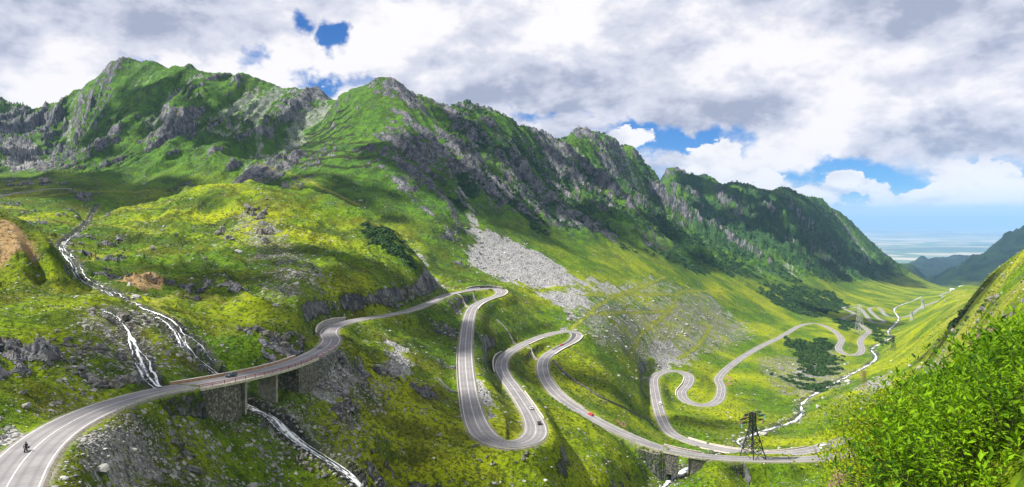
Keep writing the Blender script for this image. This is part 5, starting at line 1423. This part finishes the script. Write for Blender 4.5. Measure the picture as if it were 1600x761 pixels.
# ------------------------------------------------------------------ clouds of the deck overhead: they throw the patches of shade
def cloud_material():
    m, T, b = new_mat('cloud_vapour'); b.inputs['Base Color'].default_value = (.9, .9, .92, 1); b.inputs['Roughness'].default_value = 1
    tr = T.new('ShaderNodeBsdfTranslucent'); tr.inputs[0].default_value = (.9, .9, .92, 1); mx = T.new('ShaderNodeMixShader'); mx.inputs[0].default_value = .5
    o = [q for q in T.n if q.type == 'OUTPUT_MATERIAL'][0]; T.l.new(b.outputs[0], mx.inputs[1]); T.l.new(tr.outputs[0], mx.inputs[2]); T.l.new(mx.outputs[0], o.inputs[0]); return m
CLOUDM = cloud_material()
m = bmesh.new(); bmesh.ops.create_icosphere(m, subdivisions=2, radius=1); CV = np.array([q.co[:] for q in m.verts]); CF = np.array([[x.index for x in q.verts] for q in m.faces]); m.free()
CLOUD_H = 1750.0
def cloud(G, rx, ry, rot=0.0, n=26):
    k = (CLOUD_H - G[2]) / sd.z; c = np.array([G[0] + sd.x * k, G[1] + sd.y * k, CLOUD_H])
    V, Fc = [], []
    for i in range(n):
        a = rng.uniform(0, 6.28); q = math.sqrt(rng.uniform(0, 1)); s_ = (1.0 - .62 * q) * rng.uniform(.35, .6) * min(rx, ry)
        x, y = math.cos(a) * q * rx, math.sin(a) * q * ry
        p = np.array([x * math.cos(rot) - y * math.sin(rot), x * math.sin(rot) + y * math.cos(rot), rng.uniform(0, .35) * min(rx, ry) * (1 - q)])
        nz = 1 + .25 * perlin(CV[:, 0] * 2.3 + i * 3.1, CV[:, 1] * 2.3 + CV[:, 2] * 1.7, i % 20)
        V.append(CV * nz[:, None] * s_ * np.array([1, 1, .6]) + p); Fc.append(CF + i * len(CV))
    return link('cloud', raw_mesh('cloud', np.concatenate(V), np.concatenate(Fc), True), CLOUDM, None, c, kind='stuff')
for (px_, py_, rx, ry, rot, y0) in ((1300, 385, 460, 235, .9, 1500), (1180, 352, 290, 180, .9, 1500), (1375, 425, 260, 150, .9, 1800), (225, 180, 190, 135, 0, 900), (375, 205, 120, 95, 0, 900), (640, 250, 90, 70, .8, 850),
                                    (60, 290, 150, 110, 0, 700), (890, 330, 175, 95, .8, 900), (960, 300, 120, 70, .8, 1000), (720, 300, 110, 90, .8, 850), (1075, 395, 80, 50, .8, 1000), (520, 650, 34, 28, 0, 150), (330, 700, 38, 24, 0, 120), (600, 590, 40, 34, 0, 150),
                                    (560, 420, 60, 60, .4, 300), (1490, 505, 60, 90, 0, 200), (1330, 500, 120, 90, 0, 900), (180, 560, 22, 16, 0, 120), (655, 660, 34, 26, 0, 150), (900, 585, 40, 30, .4, 300), (1110, 662, 42, 22, 0, 400), (700, 740, 30, 20, 0, 150), (330, 440, 60, 40, 0, 250), (240, 600, 18, 12, 0, 120)):
    cloud(pick(px_, py_, y0), rx, ry, rot)
cloud(np.array(W(230, 288, 930)), 330, 75, .05)
cloud(np.array(W(520, 290, 900)), 130, 60, -.2)

# ------------------------------------------------------------------ air
m = BM(); m.box(-160000, 160000, -2000, 195000, -1700, 480)
hz = link('haze', m.mesh('haze'), None, kind='stuff')
hm = bpy.data.materials.new('haze_air'); hm.use_nodes = True; T = NT(hm.node_tree); T.n.clear()
pv = T.new('ShaderNodeVolumePrincipled'); pv.inputs['Color'].default_value = (.36, .64, 1.0, 1); pv.inputs['Density'].default_value = 3.4e-5; pv.inputs['Anisotropy'].default_value = 0.0
o = T.new('ShaderNodeOutputMaterial'); T.l.new(pv.outputs[0], o.inputs['Volume']); hz.data.materials.append(hm)
